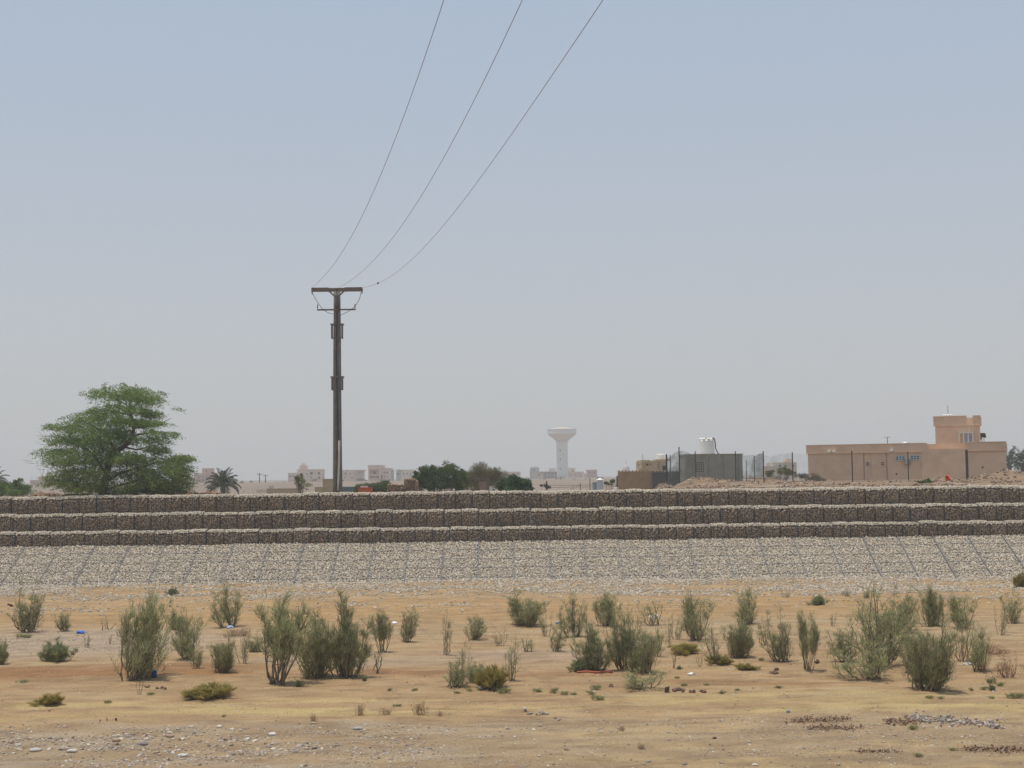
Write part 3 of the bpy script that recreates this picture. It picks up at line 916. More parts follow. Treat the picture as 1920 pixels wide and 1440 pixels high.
for (cx, cy, rx, ry, _), k in zip(CL, cnt):
    if cx < 900: cx += 55 * min(1, (900 - cx) / 250)
    c = np.array(W(*Z1(cx, cy), TY)); sx = rx / 4.8 * TY / FPX; sz = ry / 4.8 * TY / FPX
    room = max(0.4, 3.2 * math.sqrt(max(0.05, 1 - ((c[0] - axis_x) / 5.2) ** 2)))
    yo = rng.uniform(-room, room, max(1, k // 25))
    p = c + ball(k) * np.array((sx * 0.84, min(1.1, sx) + 0.3, sz))
    p[:, 1] += yo[rng.integers(0, len(yo), k)]
    # each spray is a drooping twig with leaflets on both sides
    out = p - np.array((axis_x + 0.5, TY, c[2]))
    d = unit(out * np.array((1, 1, 0)) + rng.normal(size=(k, 3)) * np.array((0.6, 0.6, 0.22)))
    ln = rng.uniform(0.28, 0.68, k)
    m_ = 16
    t = np.linspace(0.05, 1, m_)
    q = p[:, None, :] + d[:, None, :] * (ln[:, None] * t)[..., None]
    q[..., 2] -= (0.34 * ln[:, None] * t ** 2)
    q = q.reshape(-1, 3) + rng.normal(size=(k * m_, 3)) * np.array((0.05, 0.05, 0.045))
    dd = np.repeat(d, m_, 0) * 0.7 + rng.normal(size=(k * m_, 3)) * np.array((0.7, 0.7, 0.3))
    low = np.clip((cy - 700) / 400, 0, 1)
    base = (0.142 + 0.04 * low, 0.212, 0.05)
    col = np.repeat(tint(k, base, 0.7, 1.35, (0.16, 0.215, 0.055), 0.25), m_, 0) * rng.uniform(0.8, 1.2, (k * m_, 1))
    leaves(mb, q, dd, rng.uniform(0.08, 0.14, k * m_), rng.uniform(0.032, 0.055, k * m_), col)
mb.build('crown', M_LEAF, tree)


# ------------------------------------------------------------------ other trees and bushes
def bush(name, label, cat, Y, base_px, clumps, n, col, alt=None, ln=(0.10, 0.2), wd=0.045, up=0.5, stems=7, stem_r=0.05, mat_=None, group=None, ground=None):
    """clumps: pixel ellipses (cx, cy, rx, ry, weight) at depth Y"""
    b = W(base_px[0], base_px[1], Y)
    b.z = float(h_plain(b.x, Y)) - 0.03 if ground is None else ground
    t = thing(name, label, cat, b, group)
    s = Y / FPX
    mb = MB(); wts = np.array([c[4] for c in clumps], float)
    cen = []
    for c, k in zip(clumps, np.round(n * wts / wts.sum()).astype(int)):
        ce = np.array(W(c[0], c[1], Y)); rx, rz = c[2] * s, c[3] * s
        # clumps are split into ragged sub-clumps so the outline stays uneven
        sub = max(3, int(k / 130))
        sc_ = ball(sub) * np.array((rx * 0.8, rx * 0.8, rz * 0.8))
        sr = rng.uniform(0.22, 0.45, sub)
        w_ = rng.integers(0, sub, k)
        p = ce + sc_[w_] + ball(k) * np.array((rx, rx, rz)) * sr[w_][:, None]
        p[:, 2] = np.maximum(p[:, 2], b.z + 0.02)
        d = unit(p - (ce - np.array((0, 0, rz * 0.8)))) * 0.7 + np.array((0, 0, up)) + rng.normal(size=(k, 3)) * 0.5
        cc = tint(sub, col, 0.75, 1.25, alt, 0.3)[w_] * rng.uniform(0.75, 1.25, (k, 1))
        leaves(mb, p, d, rng.uniform(ln[0], ln[1], k), wd * rng.uniform(0.6, 1.3, k), cc)
        cen += [(ce + o, rx) for o in sc_[:6]]
    st = MB()
    for ce, rx in cen[:stems * 4]:
        p0 = np.array((b.x + random.gauss(0, 0.12 + 0.15 * rx), b.y + random.gauss(0, 0.15), b.z - 0.1))
        mid = p0 * 0.45 + ce * 0.55 + np.array((random.gauss(0, .1), random.gauss(0, .1), 0.1))
        st.tube([p0, (p0 + mid) / 2 + np.array((0, 0, .05)), mid, ce], [stem_r, stem_r * .8, stem_r * .55, stem_r * .2], n=5, caps=False)
    st.build('trunk', M_BARK, t, smooth=True)
    mb.build('crown', mat_ or M_BUSH, t)
    return t


GRN = (0.085, 0.125, 0.045); GRN2 = (0.11, 0.15, 0.05); OLV = (0.11, 0.105, 0.05)
bush('bush', 'bright green rounded bush cut off by the left picture edge behind the wall', 'bush', 110, (20, 935), [(8, 914, 32, 16, 4), (40, 917, 22, 14, 3), (-20, 914, 30, 18, 2), (35, 905, 12, 9, 1), (20, 925, 46, 10, 3)], 13000, (0.18, 0.245, 0.065), GRN2, (.08, .16), .05)
bush('feathery_tree', 'small pale green feathery tree between palm and power pole', 'tree', 125, (567, 940), [(566, 903, 16, 11, 3), (560, 897, 10, 8, 2), (572, 915, 14, 9, 2)], 2600, (0.22, 0.22, 0.09), (0.18, 0.13, 0.05), (.10, .22), .03, stems=4, stem_r=.035)
bush('bush', 'low long greyish green bush behind the orange red box', 'bush', 105, (705, 940), [(700, 916, 34, 13, 4), (678, 918, 22, 10, 2), (722, 914, 20, 13, 3)], 11000, (0.13, 0.15, 0.07), (0.16, 0.17, 0.075), (.09, .18), .04)
bush('tall_bush', 'tall dark green twin topped bush right of the brown stone ruin', 'bush', 100, (815, 945), [(800, 886, 22, 20, 4), (838, 884, 24, 18, 4), (792, 905, 18, 18, 3), (860, 898, 20, 17, 3), (822, 905, 40, 18, 5), (848, 910, 30, 13, 3), (780, 893, 10, 8, .8), (818, 893, 18, 16, 2)], 25000, (0.10, 0.145, 0.055), (0.15, 0.185, 0.065), (.09, .2), .045)
bush('dry_bush', 'large brownish olive domed bush behind the rusty door frame', 'bush', 106, (905, 945), [(908, 889, 36, 20, 5), (885, 900, 28, 20, 3), (934, 899, 26, 18, 3), (905, 911, 48, 14, 4), (868, 905, 18, 18, 2)], 21000, (0.20, 0.165, 0.085), (0.16, 0.15, 0.065), (.12, .3), .022, up=1.0)
bush('bush', 'dark green leafy round bush right of the white post', 'bush', 98, (967, 940), [(965, 905, 26, 13, 4), (945, 910, 16, 11, 2), (985, 912, 15, 10, 2), (968, 917, 32, 9, 2)], 10500, (0.065, 0.12, 0.04), (0.09, 0.14, 0.045), (.10, .17), .07, up=.2)
bush('bush', 'small pale green bush against the thick dark fence post', 'bush', 120, (1018, 930), [(1018, 912, 11, 7, 1), (1026, 914, 7, 5, 1)], 900, (0.12, 0.135, 0.075), None, (.1, .18), .04, stems=3, stem_r=.02)
bush('bush', 'low pale green bush between metal tank and barbed post', 'bush', 118, (1142, 925), [(1142, 908, 14, 6, 1), (1150, 905, 8, 5, 1)], 1100, (0.13, 0.15, 0.07), None, (.1, .18), .04, stems=3, stem_r=.02)
bush('bush', 'yellowish green spreading bush left of the tan house', 'bush', 132, (1465, 900), [(1468, 883, 19, 9, 3), (1445, 889, 13, 6, 2), (1484, 888, 10, 7, 1)], 4200, (0.19, 0.18, 0.06), (0.22, 0.20, 0.065), (.1, .2), .04, stems=4, stem_r=.03)
bush('dry_bush', 'dry brown tangle of brush at the left foot of the tan house', 'bush', 130, (1512, 905), [(1514, 895, 22, 7, 3), (1540, 899, 22, 4, 2), (1496, 894, 8, 6, 1)], 3200, (0.15, 0.115, 0.075), (0.19, 0.15, 0.10), (.12, .3), .02, stems=5, stem_r=.02)
bush('tree', 'round dark green treetop peeking out behind the roof tower', 'tree', 165, (1842, 898), [(1842, 820, 9, 8, 3), (1838, 845, 10, 20, 1)], 1500, (0.05, 0.075, 0.03), None, (.12, .2), .08, stems=3, stem_r=.06)
bush('weed_clump', 'bright green weed clump on the dirt below the tan house', 'weed', 92, (1737, 918), [(1738, 906, 14, 6, 2), (1730, 908, 8, 6, 1)], 1900, (0.10, 0.17, 0.035), None, (.08, .18), .03, up=1.0, stems=2, stem_r=.008, ground=5.03)
bush('weed_clump', 'smaller green weed clump right of the orange scrap', 'weed', 92, (1800, 913), [(1800, 909, 6, 4, 2), (1782, 911, 7, 2.5, 1)], 900, (0.09, 0.15, 0.035), None, (.07, .15), .03, up=1.0, stems=2, stem_r=.008, ground=5.05)


def palm(label, Y, crown_px, frond, n, trunk_h=None, group=None, low=0.5, col=(0.075, 0.085, 0.05)):
    c = W(crown_px[0], crown_px[1], Y)
    g = float(h_plain(c.x, Y))
    t = thing('date_palm', label, 'palm', (c.x, Y, g), group)
    zs = np.linspace(g - 0.2, c.z, 14)
    MB().tube(np.stack([np.full(14, c.x), np.full(14, Y), zs], 1), 0.24 + 0.03 * (np.arange(14) % 2), n=10).build('trunk', M_BARK, t, smooth=False)
    for i in range(n):
        az = i * 2.399 + random.uniform(-.2, .2)
        el = math.radians(82 - (82 + 42 * low) * (i / n) ** 0.8)
        L = frond * random.uniform(0.85, 1.1)
        s = np.linspace(0, 1, 14)
        e = el - s ** 1.6 * math.radians(62) * (0.5 + 0.5 * math.cos(max(0, el)))
        dx = np.cumsum(np.cos(e)) * L / 14; dz = np.cumsum(np.sin(e)) * L / 14
        P = np.stack([c.x + dx * math.cos(az), Y + dx * math.sin(az), c.z + dz], 1)
        mb = MB()
        mb.tube(P, np.linspace(0.025, 0.006, 14), n=4, caps=False, col=(0.13, 0.12, 0.07))
        k = 34
        tt = np.linspace(0.12, 1, k)
        q = np.stack([np.interp(tt, s, P[:, j]) for j in range(3)], 1)
        tg = unit(np.gradient(q, axis=0))
        side = unit(np.cross(tg, (0, 0, 1.0)))
        upv = np.cross(side, tg)
        ll = frond * 0.24 * np.sin(np.pi * np.clip(tt * 0.9 + 0.1, 0, 1)) ** 0.6 + 0.05
        for sg in (-1, 1):
            d = side * sg * 0.75 + tg * 0.75 + upv * 0.35 + rng.normal(size=(k, 3)) * 0.08
            leaves(mb, q, d, ll, 0.05, tint(k, col, 0.8, 1.25))
        mb.build('frond', M_BUSH, t)
    return t


palm('young grey green date palm showing its crown above the wall', 140, (418, 909), 2.0, 34)
palm('small dark date palm tip at the far left edge beyond the bush', 170, (-9, 900), 1.7, 22)
palm('date palm right of the tan house with upright fronds', 185, (1893, 868), 2.4, 24, group=None)
palm('date palm cut off by the right picture edge', 175, (1917, 868), 2.4, 24)
# ------------------------------------------------------------------ walls, buildings and things behind the wall
def wm(name, col, **k):
    d = dict(var=0.10, scale=1.2, rough=0.92, bump=0.15, bscale=5, grime=tuple(c * 0.70 for c in col), gscale=0.35)
    d.update(k)
    return mat(name, col, **d)


M_TAN = wm('tan plaster', (0.64, 0.445, 0.30), gscale=0.5, grime=(0.55, 0.375, 0.245))
M_TAN2 = wm('tan plaster trim', (0.66, 0.47, 0.32))
M_CONC = wm('bare grey concrete', (0.32, 0.29, 0.24), grime=(0.24, 0.22, 0.185), gscale=0.8)
M_PINK = wm('pale pink plaster', (0.70, 0.54, 0.42))
M_SALM = wm('salmon plaster', (0.52, 0.33, 0.24))
M_CREAM = wm('cream plaster', (0.68, 0.56, 0.43))
M_GREY = wm('light grey plaster', (0.47, 0.44, 0.40))
M_YEL = wm('yellowish plaster', (0.50, 0.40, 0.24))
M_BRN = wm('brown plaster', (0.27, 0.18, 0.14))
M_COMP = wm('beige compound wall', (0.42, 0.32, 0.19))
M_WHITE = mat('white plastic', (0.82, 0.79, 0.74), var=0.03, rough=0.9, spec=0.1)
M_WHITEP = wm('white paint', (0.62, 0.60, 0.57))
M_GLASS = mat('dark window glass', (0.045, 0.05, 0.06), rough=0.15, var=0.2, scale=0.6, spec=0.5)
M_SHADE = mat('dark opening', (0.05, 0.04, 0.035), rough=0.9, var=0.2)
M_FRAME = mat('pale window frame', (0.45, 0.52, 0.53), rough=0.5, var=0.05)
M_POST = mat('dark fence post', (0.06, 0.05, 0.045), rough=0.8, var=0.25, scale=5)
M_ALU = mat('galvanised sheet', (0.50, 0.52, 0.53), rough=0.45, var=0.1, metal=0.3)
M_RED = mat('orange red paint', (0.52, 0.13, 0.06), rough=0.6, var=0.2, scale=5)
M_ORANGE = mat('orange plastic', (0.75, 0.10, 0.03), rough=0.5, var=0.1)
M_BLUEG = wm('blue grey board', (0.14, 0.16, 0.18))
M_RUIN = mat('brown rubble stone', attr=True, var=0.2, scale=14, rough=0.95, bump=0.4, bscale=20)


class House:
    """a building whose pieces are given as pixel rectangles on its front plane at depth Y"""

    def __init__(self, label, Y, pxmid, name='house', cat='house', group=None, drop=4.0):
        self.Y = Y
        g = W(pxmid, 905, Y)
        self.g = float(h_plain(g.x, Y))
        self.zb = self.g - drop
        self.o = thing(name, label, cat, (g.x, Y, self.g), group)

    def xz(self, px, py, dy=0.0):
        p = W(px, py, self.Y + dy)
        return p.x, p.z

    def block(self, part, m, x0, y0, x1, y1=None, dy=0.0, depth=8.0, parent=None):
        Y = self.Y + dy
        ym = y0
        a, _ = self.xz(x0, ym, dy); b, _ = self.xz(x1, ym, dy)
        _, zt = self.xz((x0 + x1) / 2, y0, dy)
        zb = self.zb if y1 is None else self.xz((x0 + x1) / 2, y1, dy)[1]
        return MB().box(a, b, Y, Y + depth, zb, zt).build(part, m, parent or self.o)

    def window(self, x0, y0, x1, y1, dy=0.0, m=None, frame=None):
        Y = self.Y + dy
        (a, zt), (b, zb) = self.xz(x0, y0, dy), self.xz(x1, y1, dy)
        o = MB().box(a, b, Y - 0.05, Y + 0.2, zb, zt).build('window', m or M_GLASS, self.o)
        if frame:
            w_ = 0.06
            mb = MB()
            mb.box(a - w_, b + w_, Y - 0.09, Y - 0.002, zt, zt + w_); mb.box(a - w_, b + w_, Y - 0.12, Y - 0.002, zb - w_, zb)
            mb.box(a - w_, a, Y - 0.09, Y - 0.002, zb, zt); mb.box(b, b + w_, Y - 0.09, Y - 0.002, zb, zt)
            mb.build('frame', frame, o)
        return o

    def band(self, part, m, x0, y0, x1, y1, dy=0.0, proud=0.25, depth=8.0):
        return self.block(part, m, x0, y0, x1, y1, dy - proud, depth + proud)


def Z4(x, y): return 340 + x / 6.4, 840 + y / 6.4
def Z5(x, y): return 620 + x / 6.4, 840 + y / 6.4
def Z6(x, y): return 880 + x / 6.4, 780 + y / 6.4
def Z7(x, y): return 1140 + x / 4.8, 800 + y / 4.8
def Z8(x, y): return 1480 + x / 4.364, 760 + y / 4.364


HG = 'hazy houses on the far ridge'
# far left, beyond the acacia
h = House('hazy salmon house with a small roof room far left of the acacia', 640, 72, group=HG)
h.block('wall', M_SALM, 56, 900, 90); h.block('roof_room', M_SALM, 72, 893.5, 82, 901, dy=1, depth=5); h.block('mast', M_STEEL, 59.6, 894, 60.0, 901, dy=2, depth=.15)
h.window(62, 904, 64, 907); h.window(76, 904, 78, 907)
# salmon house right of the acacia
h = House('hazy salmon house stepping up to a square roof room behind the palm', 620, 383, group=HG)
h.block('wall', M_SALM, *Z4(150, 300), Z4(385, 0)[0]); h.block('roof_room', M_SALM, *Z4(250, 243), *Z4(360, 305), dy=1.5, depth=6)
h.band('balcony_roof', M_WHITEP, *Z4(195, 315), *Z4(243, 325), proud=1.0, depth=0.8)
h.block('wing', M_PINK, *Z4(120, 370), *Z4(170, 420), dy=-2, depth=5)
for a in (200, 300, 345): h.window(*Z4(a, 345), *Z4(a + 14, 365))
h.window(*Z4(180, 405), *Z4(195, 418)); h.window(*Z4(255, 378), *Z4(275, 392)); h.window(*Z4(290, 268), *Z4(308, 284), dy=1.5)
h = House('narrow hazy beige house directly behind the palm fronds', 640, 410, group=HG)
h.block('wall', M_CREAM, *Z4(400, 335), Z4(560, 0)[0]); h.block('roof_room', M_CREAM, *Z4(425, 292), *Z4(490, 340), dy=1, depth=5)
for a in (415, 450, 520): h.window(*Z4(a, 355), *Z4(a + 12, 370))
# two far poles
for i, (a, y0, lab) in enumerate(((938, 300, 'taller left one of two thin far poles left of the pink house'), (1009, 318, 'shorter right one of two thin far poles left of the pink house'))):
    p = W(*Z4(a, y0), 420); g = float(h_plain(p.x, 420))
    t = thing('utility_pole', lab, 'utility pole', (p.x, 420, g), 'thin far poles')
    MB().tube([(p.x, 420, g - .5), (p.x, 420, p.z)], [0.16, 0.11], n=8).build('post', M_POST, t)
    MB().box(p.x - .8, p.x + .8, 419.8, 420.1, p.z - .45, p.z - .3).build('crossarm', M_POST, t)
# pink villa
h = House('hazy pink two storey villa with stair tower left of the power pole', 600, 572, group=HG)
h.block('wall', M_PINK, *Z4(1385, 262), Z4(1690, 0)[0]); h.band('parapet', M_PINK, *Z4(1500, 255), *Z4(1692, 270), proud=.2)
h.block('wing', M_PINK, *Z4(1280, 298), Z4(1386, 0)[0], dy=-1.5, depth=8); h.block('stair_tower', M_PINK, *Z4(1420, 222), *Z4(1500, 268), dy=1, depth=4)
h.band('tower_cap', M_PINK, *Z4(1414, 210), *Z4(1506, 230), dy=1, proud=.3, depth=4); h.block('roof_dome', M_CREAM, *Z4(1440, 185), *Z4(1480, 210), dy=2, depth=2.5)
h.block('turret', M_PINK, *Z4(1386, 250), *Z4(1418, 265), dy=1, depth=3)
for a, b, c, d in ((1547, 288, 1577, 318), (1640, 288, 1664, 318), (1640, 344, 1664, 368), (1498, 304, 1511, 318), (1600, 297, 1610, 308), (1547, 346, 1570, 356), (1300, 330, 1318, 345), (1340, 330, 1358, 345), (1430, 300, 1446, 315)):
    h.window(*Z4(a, b), *Z4(c, d), dy=-1.5 if a < 1386 else 0)
h.band('porch_roof', M_WHITEP, *Z4(1380, 303), *Z4(1420, 312), proud=2, depth=1.5)
# buildings right of the pole
h = House('hazy plain block with an overhanging roof edge right of the power pole', 600, 660, group=HG)
h.block('wall', M_PINK, *Z5(120, 262), Z5(385, 0)[0]); h.band('roof_slab', M_PINK, *Z5(300, 262), *Z5(400, 274), proud=1.2)
h.block('recess', M_GREY, *Z5(320, 285), *Z5(396, 310), dy=-.6, depth=.5)
h.block('porch', M_BRN, *Z5(310, 365), *Z5(400, 392), dy=-1.5, depth=1.4)
for a in (170, 230): h.window(*Z5(a, 300), *Z5(a + 14, 316))
for a in (165, 250): h.window(*Z5(a, 345), *Z5(a + 12, 360))
h = House('hazy villa with a deep balcony and two small square windows', 560, 715, group=HG)
h.block('wall', M_PINK, *Z5(450, 240), Z5(725, 0)[0]); h.block('balcony_storey', M_PINK, *Z5(450, 212), *Z5(636, 245), dy=.5, depth=7)
h.band('cornice', M_CREAM, *Z5(446, 205), *Z5(638, 214), dy=.5, proud=.4); h.band('balcony_slab', M_SALM, *Z5(452, 252), *Z5(582, 264), proud=1.2, depth=1.19)
h.block('balcony_rail', M_CREAM, *Z5(468, 318), *Z5(580, 332), dy=-1.2, depth=.15); h.block('pier', M_CREAM, *Z5(582, 245), *Z5(602, 372), dy=-1.2, depth=1.19)
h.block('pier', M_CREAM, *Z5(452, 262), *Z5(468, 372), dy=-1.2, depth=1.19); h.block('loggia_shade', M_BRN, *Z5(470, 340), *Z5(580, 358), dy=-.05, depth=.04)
h.block('side_wing', M_GREY, *Z5(722, 258), Z5(746, 0)[0], dy=2, depth=6)
for a, b, c, d in ((505, 280, 545, 312), (637, 284, 652, 304), (670, 284, 686, 304), (598, 325, 622, 372), (642, 342, 652, 356), (672, 342, 684, 356)): h.window(*Z5(a, b), *Z5(c, d))
h = House('hazy low white grey block left of the tall dark bush', 640, 760, group=HG)
h.block('wall', M_GREY, *Z5(785, 262), Z5(840, 0)[0]); h.block('front_block', M_CREAM, *Z5(840, 260), Z5(1010, 0)[0], dy=-1); h.block('roof_box', M_CREAM, *Z5(800, 252), *Z5(830, 262), dy=2, depth=3)
for a in (870, 910, 950): h.window(*Z5(a, 300), *Z5(a + 12, 318), dy=-1)
h.window(*Z5(800, 300), *Z5(815, 325))
h = House('small hazy beige block between dry bush and leafy bush', 600, 965, group=HG)
h.block('wall', M_CREAM, *Z6(470, 668), Z6(615, 0)[0]); h.window(*Z6(520, 690), *Z6(535, 705)); h.window(*Z6(575, 690), *Z6(590, 705))
# around the water tower
h = House('tall narrow hazy grey block at the left of the water tower cluster', 800, 1004, group=HG)
h.block('wall', M_GREY, *Z6(728, 620), Z6(838, 0)[0]); h.band('roof_tank', M_WHITEP, *Z6(750, 608), *Z6(825, 620), dy=2, proud=0, depth=3); h.window(*Z6(770, 640), *Z6(785, 660))
h = House('low hazy cream block with a brown neighbour left of the water tower', 790, 1025, group=HG)
h.block('wall', M_CREAM, *Z6(760, 672), Z6(893, 0)[0]); h.block('brown_wing', M_BRN, *Z6(893, 670), Z6(1052, 0)[0], dy=-1); h.band('roof_line', M_CREAM, *Z6(757, 665), *Z6(1054, 672), dy=-1, proud=.2)
h.block('roof_room', M_GREY, *Z6(955, 628), *Z6(1032, 672), dy=3, depth=5)
for a in (925, 965, 1010): h.window(*Z6(a, 700), *Z6(a + 18, 725), dy=-1, m=M_GREY)
h.window(*Z6(830, 700), *Z6(845, 722))
h = House('hazy pink house with a roof room right of the water tower', 800, 1080, group=HG)
h.block('wall', M_PINK, *Z6(1180, 668), Z6(1372, 0)[0]); h.block('roof_room', M_PINK, *Z6(1190, 622), *Z6(1270, 672), dy=1, depth=5)
for a, b, c, d in ((1212, 690, 1232, 722), (1258, 692, 1283, 720), (1318, 692, 1338, 720)): h.window(*Z6(a, b), *Z6(c, d), m=M_SALM)
h.window(*Z6(1232, 650), *Z6(1250, 668), dy=1); h.window(*Z6(1190, 655), *Z6(1200, 668), dy=1)
h = House('plain hazy brownish box at the right of the water tower cluster', 790, 1112, group=HG)
h.block('wall', M_SALM, *Z6(1408, 645), Z6(1533, 0)[0]); h.block('wing', M_PINK, *Z6(1372, 690), Z6(1410, 0)[0], dy=-1); h.window(*Z6(1440, 670), *Z6(1452, 685)); h.window(*Z6(1490, 670), *Z6(1502, 685))

# water tower
TYW = 1080
b = W(1054.7, 905, TYW)
g = float(h_plain(b.x, TYW))
wt = thing('water_tower', 'pale mushroom shaped water tower standing alone on the skyline', 'water tower', (b.x, TYW, g))
s = TYW / FPX


def tz(y): return W(1054.7, y, TYW).z


M_TOWER = wm('tower render', (0.72, 0.66, 0.585), grime=(0.66, 0.61, 0.55), gscale=0.08)
M_TBUFF = wm('tower buff paint', (0.74, 0.56, 0.42), gscale=0.08)
MB().lathe([(10.8 * s, g - 4), (10.5 * s, tz(832)), (10.9 * s, tz(829))], 40, (b.x, TYW, 0)).build('shaft', M_TOWER, wt, smooth=True)
MB().lathe([(10.9 * s, tz(829)), (12 * s, tz(826)), (27 * s, tz(814)), ], 48, (b.x, TYW, 0)).build('bowl', M_TBUFF, wt, smooth=True)
MB().lathe([(27 * s, tz(814)), (27.2 * s, tz(813.5)), (27.2 * s, tz(806)), (27.6 * s, tz(805.8)), (27.6 * s, tz(804.6)), (26.5 * s, tz(804.6))], 48, (b.x, TYW, 0)).build('tank_wall', M_TOWER, wt, smooth=False)
MB().lathe([(26.5 * s, tz(804.6)), (14 * s, tz(802.4)), (5 * s, tz(801.4)), (0.01, tz(801.3))], 48, (b.x, TYW, 0)).build('roof', M_CREAM, wt, smooth=True)
MB().lathe([(3 * s, tz(802)), (3 * s, tz(800.6)), (0.01, tz(800.3))], 16, (b.x, TYW, 0)).build('hatch', M_TOWER, wt)
for yy in (844.5, 861.5, 879): 
    q = W(1050.3, yy, TYW)
    MB().box(q.x - .5, q.x + .5, TYW - 10.2 * s, TYW - 9.4 * s, q.z - .9, q.z + .9).build('window', M_SHADE, wt)
MB().tube([(b.x + 1.5, TYW, tz(801)), (b.x + 1.5, TYW, tz(795))], .08, n=5).build('mast', M_STEEL, wt)

# mosque dome
h = House('hazy blue grey mosque dome rising behind the crenellated wall', 520, 1175, name='mosque', cat='mosque')
h.block('wall', M_CREAM, 1160, 883, 1190)
q = W(1174.5, 883, 523)
sm = 523 / FPX
MB().lathe([(5.6 * sm, q.z - 1), (5.6 * sm, q.z + .2), (6.2 * sm, q.z + .9), (5.6 * sm, q.z + 1.5), (3.6 * sm, q.z + 2.0), (1.5 * sm, q.z + 2.4), (.05, q.z + 2.8)], 24, (q.x, 524, 0)).build('dome', M_GREY, h.o, smooth=True)
MB().lathe([(.06, q.z + 2.7), (.05, q.z + 3.2), (.2, q.z + 3.3), (.05, q.z + 3.5), (.02, q.z + 4.2)], 8, (q.x, 524, 0)).build('finial', M_STEEL, h.o)

# ------------------------------------------------------------------ walls and odd things in the middle distance
def wall(label, Y, x0, y0, x1, m, cope=True, group=None, name='compound_wall', th=0.25, y1=None):
    h = House(label, Y, (x0 + x1) / 2, name=name, cat='wall', group=group, drop=0.4)
    h.block('wall_panel', m, x0, y0, x1, y1, depth=th)
    if cope: h.band('coping', m, x0 - .3, y0 - 1.2, x1 + .3, y0, proud=.06, depth=th + .06)
    return h


wall('long low beige compound wall left of the pale feathery tree', 190, 500, 917, 560, M_COMP)
wall('short pale compound wall beside the palm', 200, 480, 919, 500.5, M_CREAM)
h = wall('tall beige wall section just left of the power pole', 165, 605, 899, 636, M_COMP)
h.block('lower_wall', M_COMP, 590, 913, 605, dy=-.5, depth=.25)
wall('blue grey board wall just right of the power pole', 120, 640, 912.5, 668, M_BLUEG, cope=False)
# pale box on the far wall
h = House('small pale tank standing on the beige compound wall', 192, 508, name='roof_tank', cat='tank', drop=0)
h.block('tank_body', M_WHITEP, 504.3, 912.5, 511.5, 917.5, depth=.9); h.band('lid', M_ALU, 504, 911, 511.8, 912.6, proud=.05, depth=1.0)
# orange-red box
ob = House('orange red box with a white slatted top on the wall crest', 86.5, 684, name='utility_box', cat='box', drop=0.1)
ob.block('body', M_RED, 672, 915, 696.5, depth=.5); ob.band('rim', M_RED, 671.6, 914.2, 697, 915.3, proud=.03, depth=.56)
for k in range(7): ob.block('slat', M_WHITE, 676 + k * 1.85, 911.6, 677.2 + k * 1.85, 914.2, dy=.1, depth=.3)
ob.block('top_rail', M_WHITE, 675.4, 911.2, 689.2, 911.9, dy=.08, depth=.34)
# ruin of brown stone
ru = thing('ruined_wall', 'ruined brown stone wall rising to a broken right end', 'wall', (W(757, 930, 93).x, 93, float(h_plain(W(757, 930, 93).x, 93))))
mb = MB(); pp = []
def rtop(x): return 910 - 1.2 * (vnoise(np.array([x / 3.0]), np.array([0.0]), 5)[0]) if x < 757 else (898.5 + 0.25 * max(0, x - 776) ** 1.5 + 1.2 * vnoise(np.array([x / 3.0]), np.array([0.0]), 6)[0])
sR = 93 / FPX
for x in np.arange(728, 785, 3.2):
    yb = 932
    for y in np.arange(rtop(x), yb, 3.0):
        for dd in (0, .22, .44):
            q = W(x + random.uniform(-.8, .8), y + random.uniform(-.5, .5), 93 + dd); pp.append(q)
        if x > 783: break
stones(mb, np.array(pp), rng.uniform(.06, .095, len(pp)), np.array([(0.26, 0.16, 0.10), (0.30, 0.19, 0.12), (0.22, 0.14, 0.09), (0.34, 0.24, 0.16)]), sub=1, flat=(.6, .9), tilt=.4)
a = W(729, 911, 93.1); c = W(783, 911, 93.1); mid = W(757.5, 900, 93.1)
mb.box(a.x, mid.x, 93.05, 93.42, 3.2, a.z, col=(.22, .15, .1)); mb.box(mid.x + .002, c.x, 93.05, 93.42, 3.2, mid.z - .05, col=(.22, .15, .1))
mb.build('masonry', M_RUIN, ru)
# rusty door frame in the dry bush
d = House('rusty brown door frame standing in front of the dry bush', 92, 900, name='door_frame', cat='frame', drop=.1)
d.block('post', M_RUST, 912.5, 897, 916.5, depth=.14); d.block('lintel', M_RUST, 884, 895.5, 917, 898.5, dy=-.02, depth=.18); d.block('post', M_RUST, 896.5, 898.6, 898.5, depth=.12)
d.block('panel', M_BRN, 898.6, 903, 912.4, dy=.05, depth=.05)
# white post with strut
wp = House('short white post with a thin slanting stay left of the leafy bush', 85.5, 920, name='boundary_post', cat='post', drop=.1)
wp.block('post', M_WHITEP, 917.6, 913, 923.2, depth=.2); wp.band('cap', M_WHITEP, 917.2, 912, 923.6, 913, proud=.03, depth=.26)
q0 = W(923.5, 914.5, 85.6); q1 = W(934, 920.5, 85.6)
MB().tube([q0, q1], .025, n=6).build('stay', M_WHITEP, wp.o)
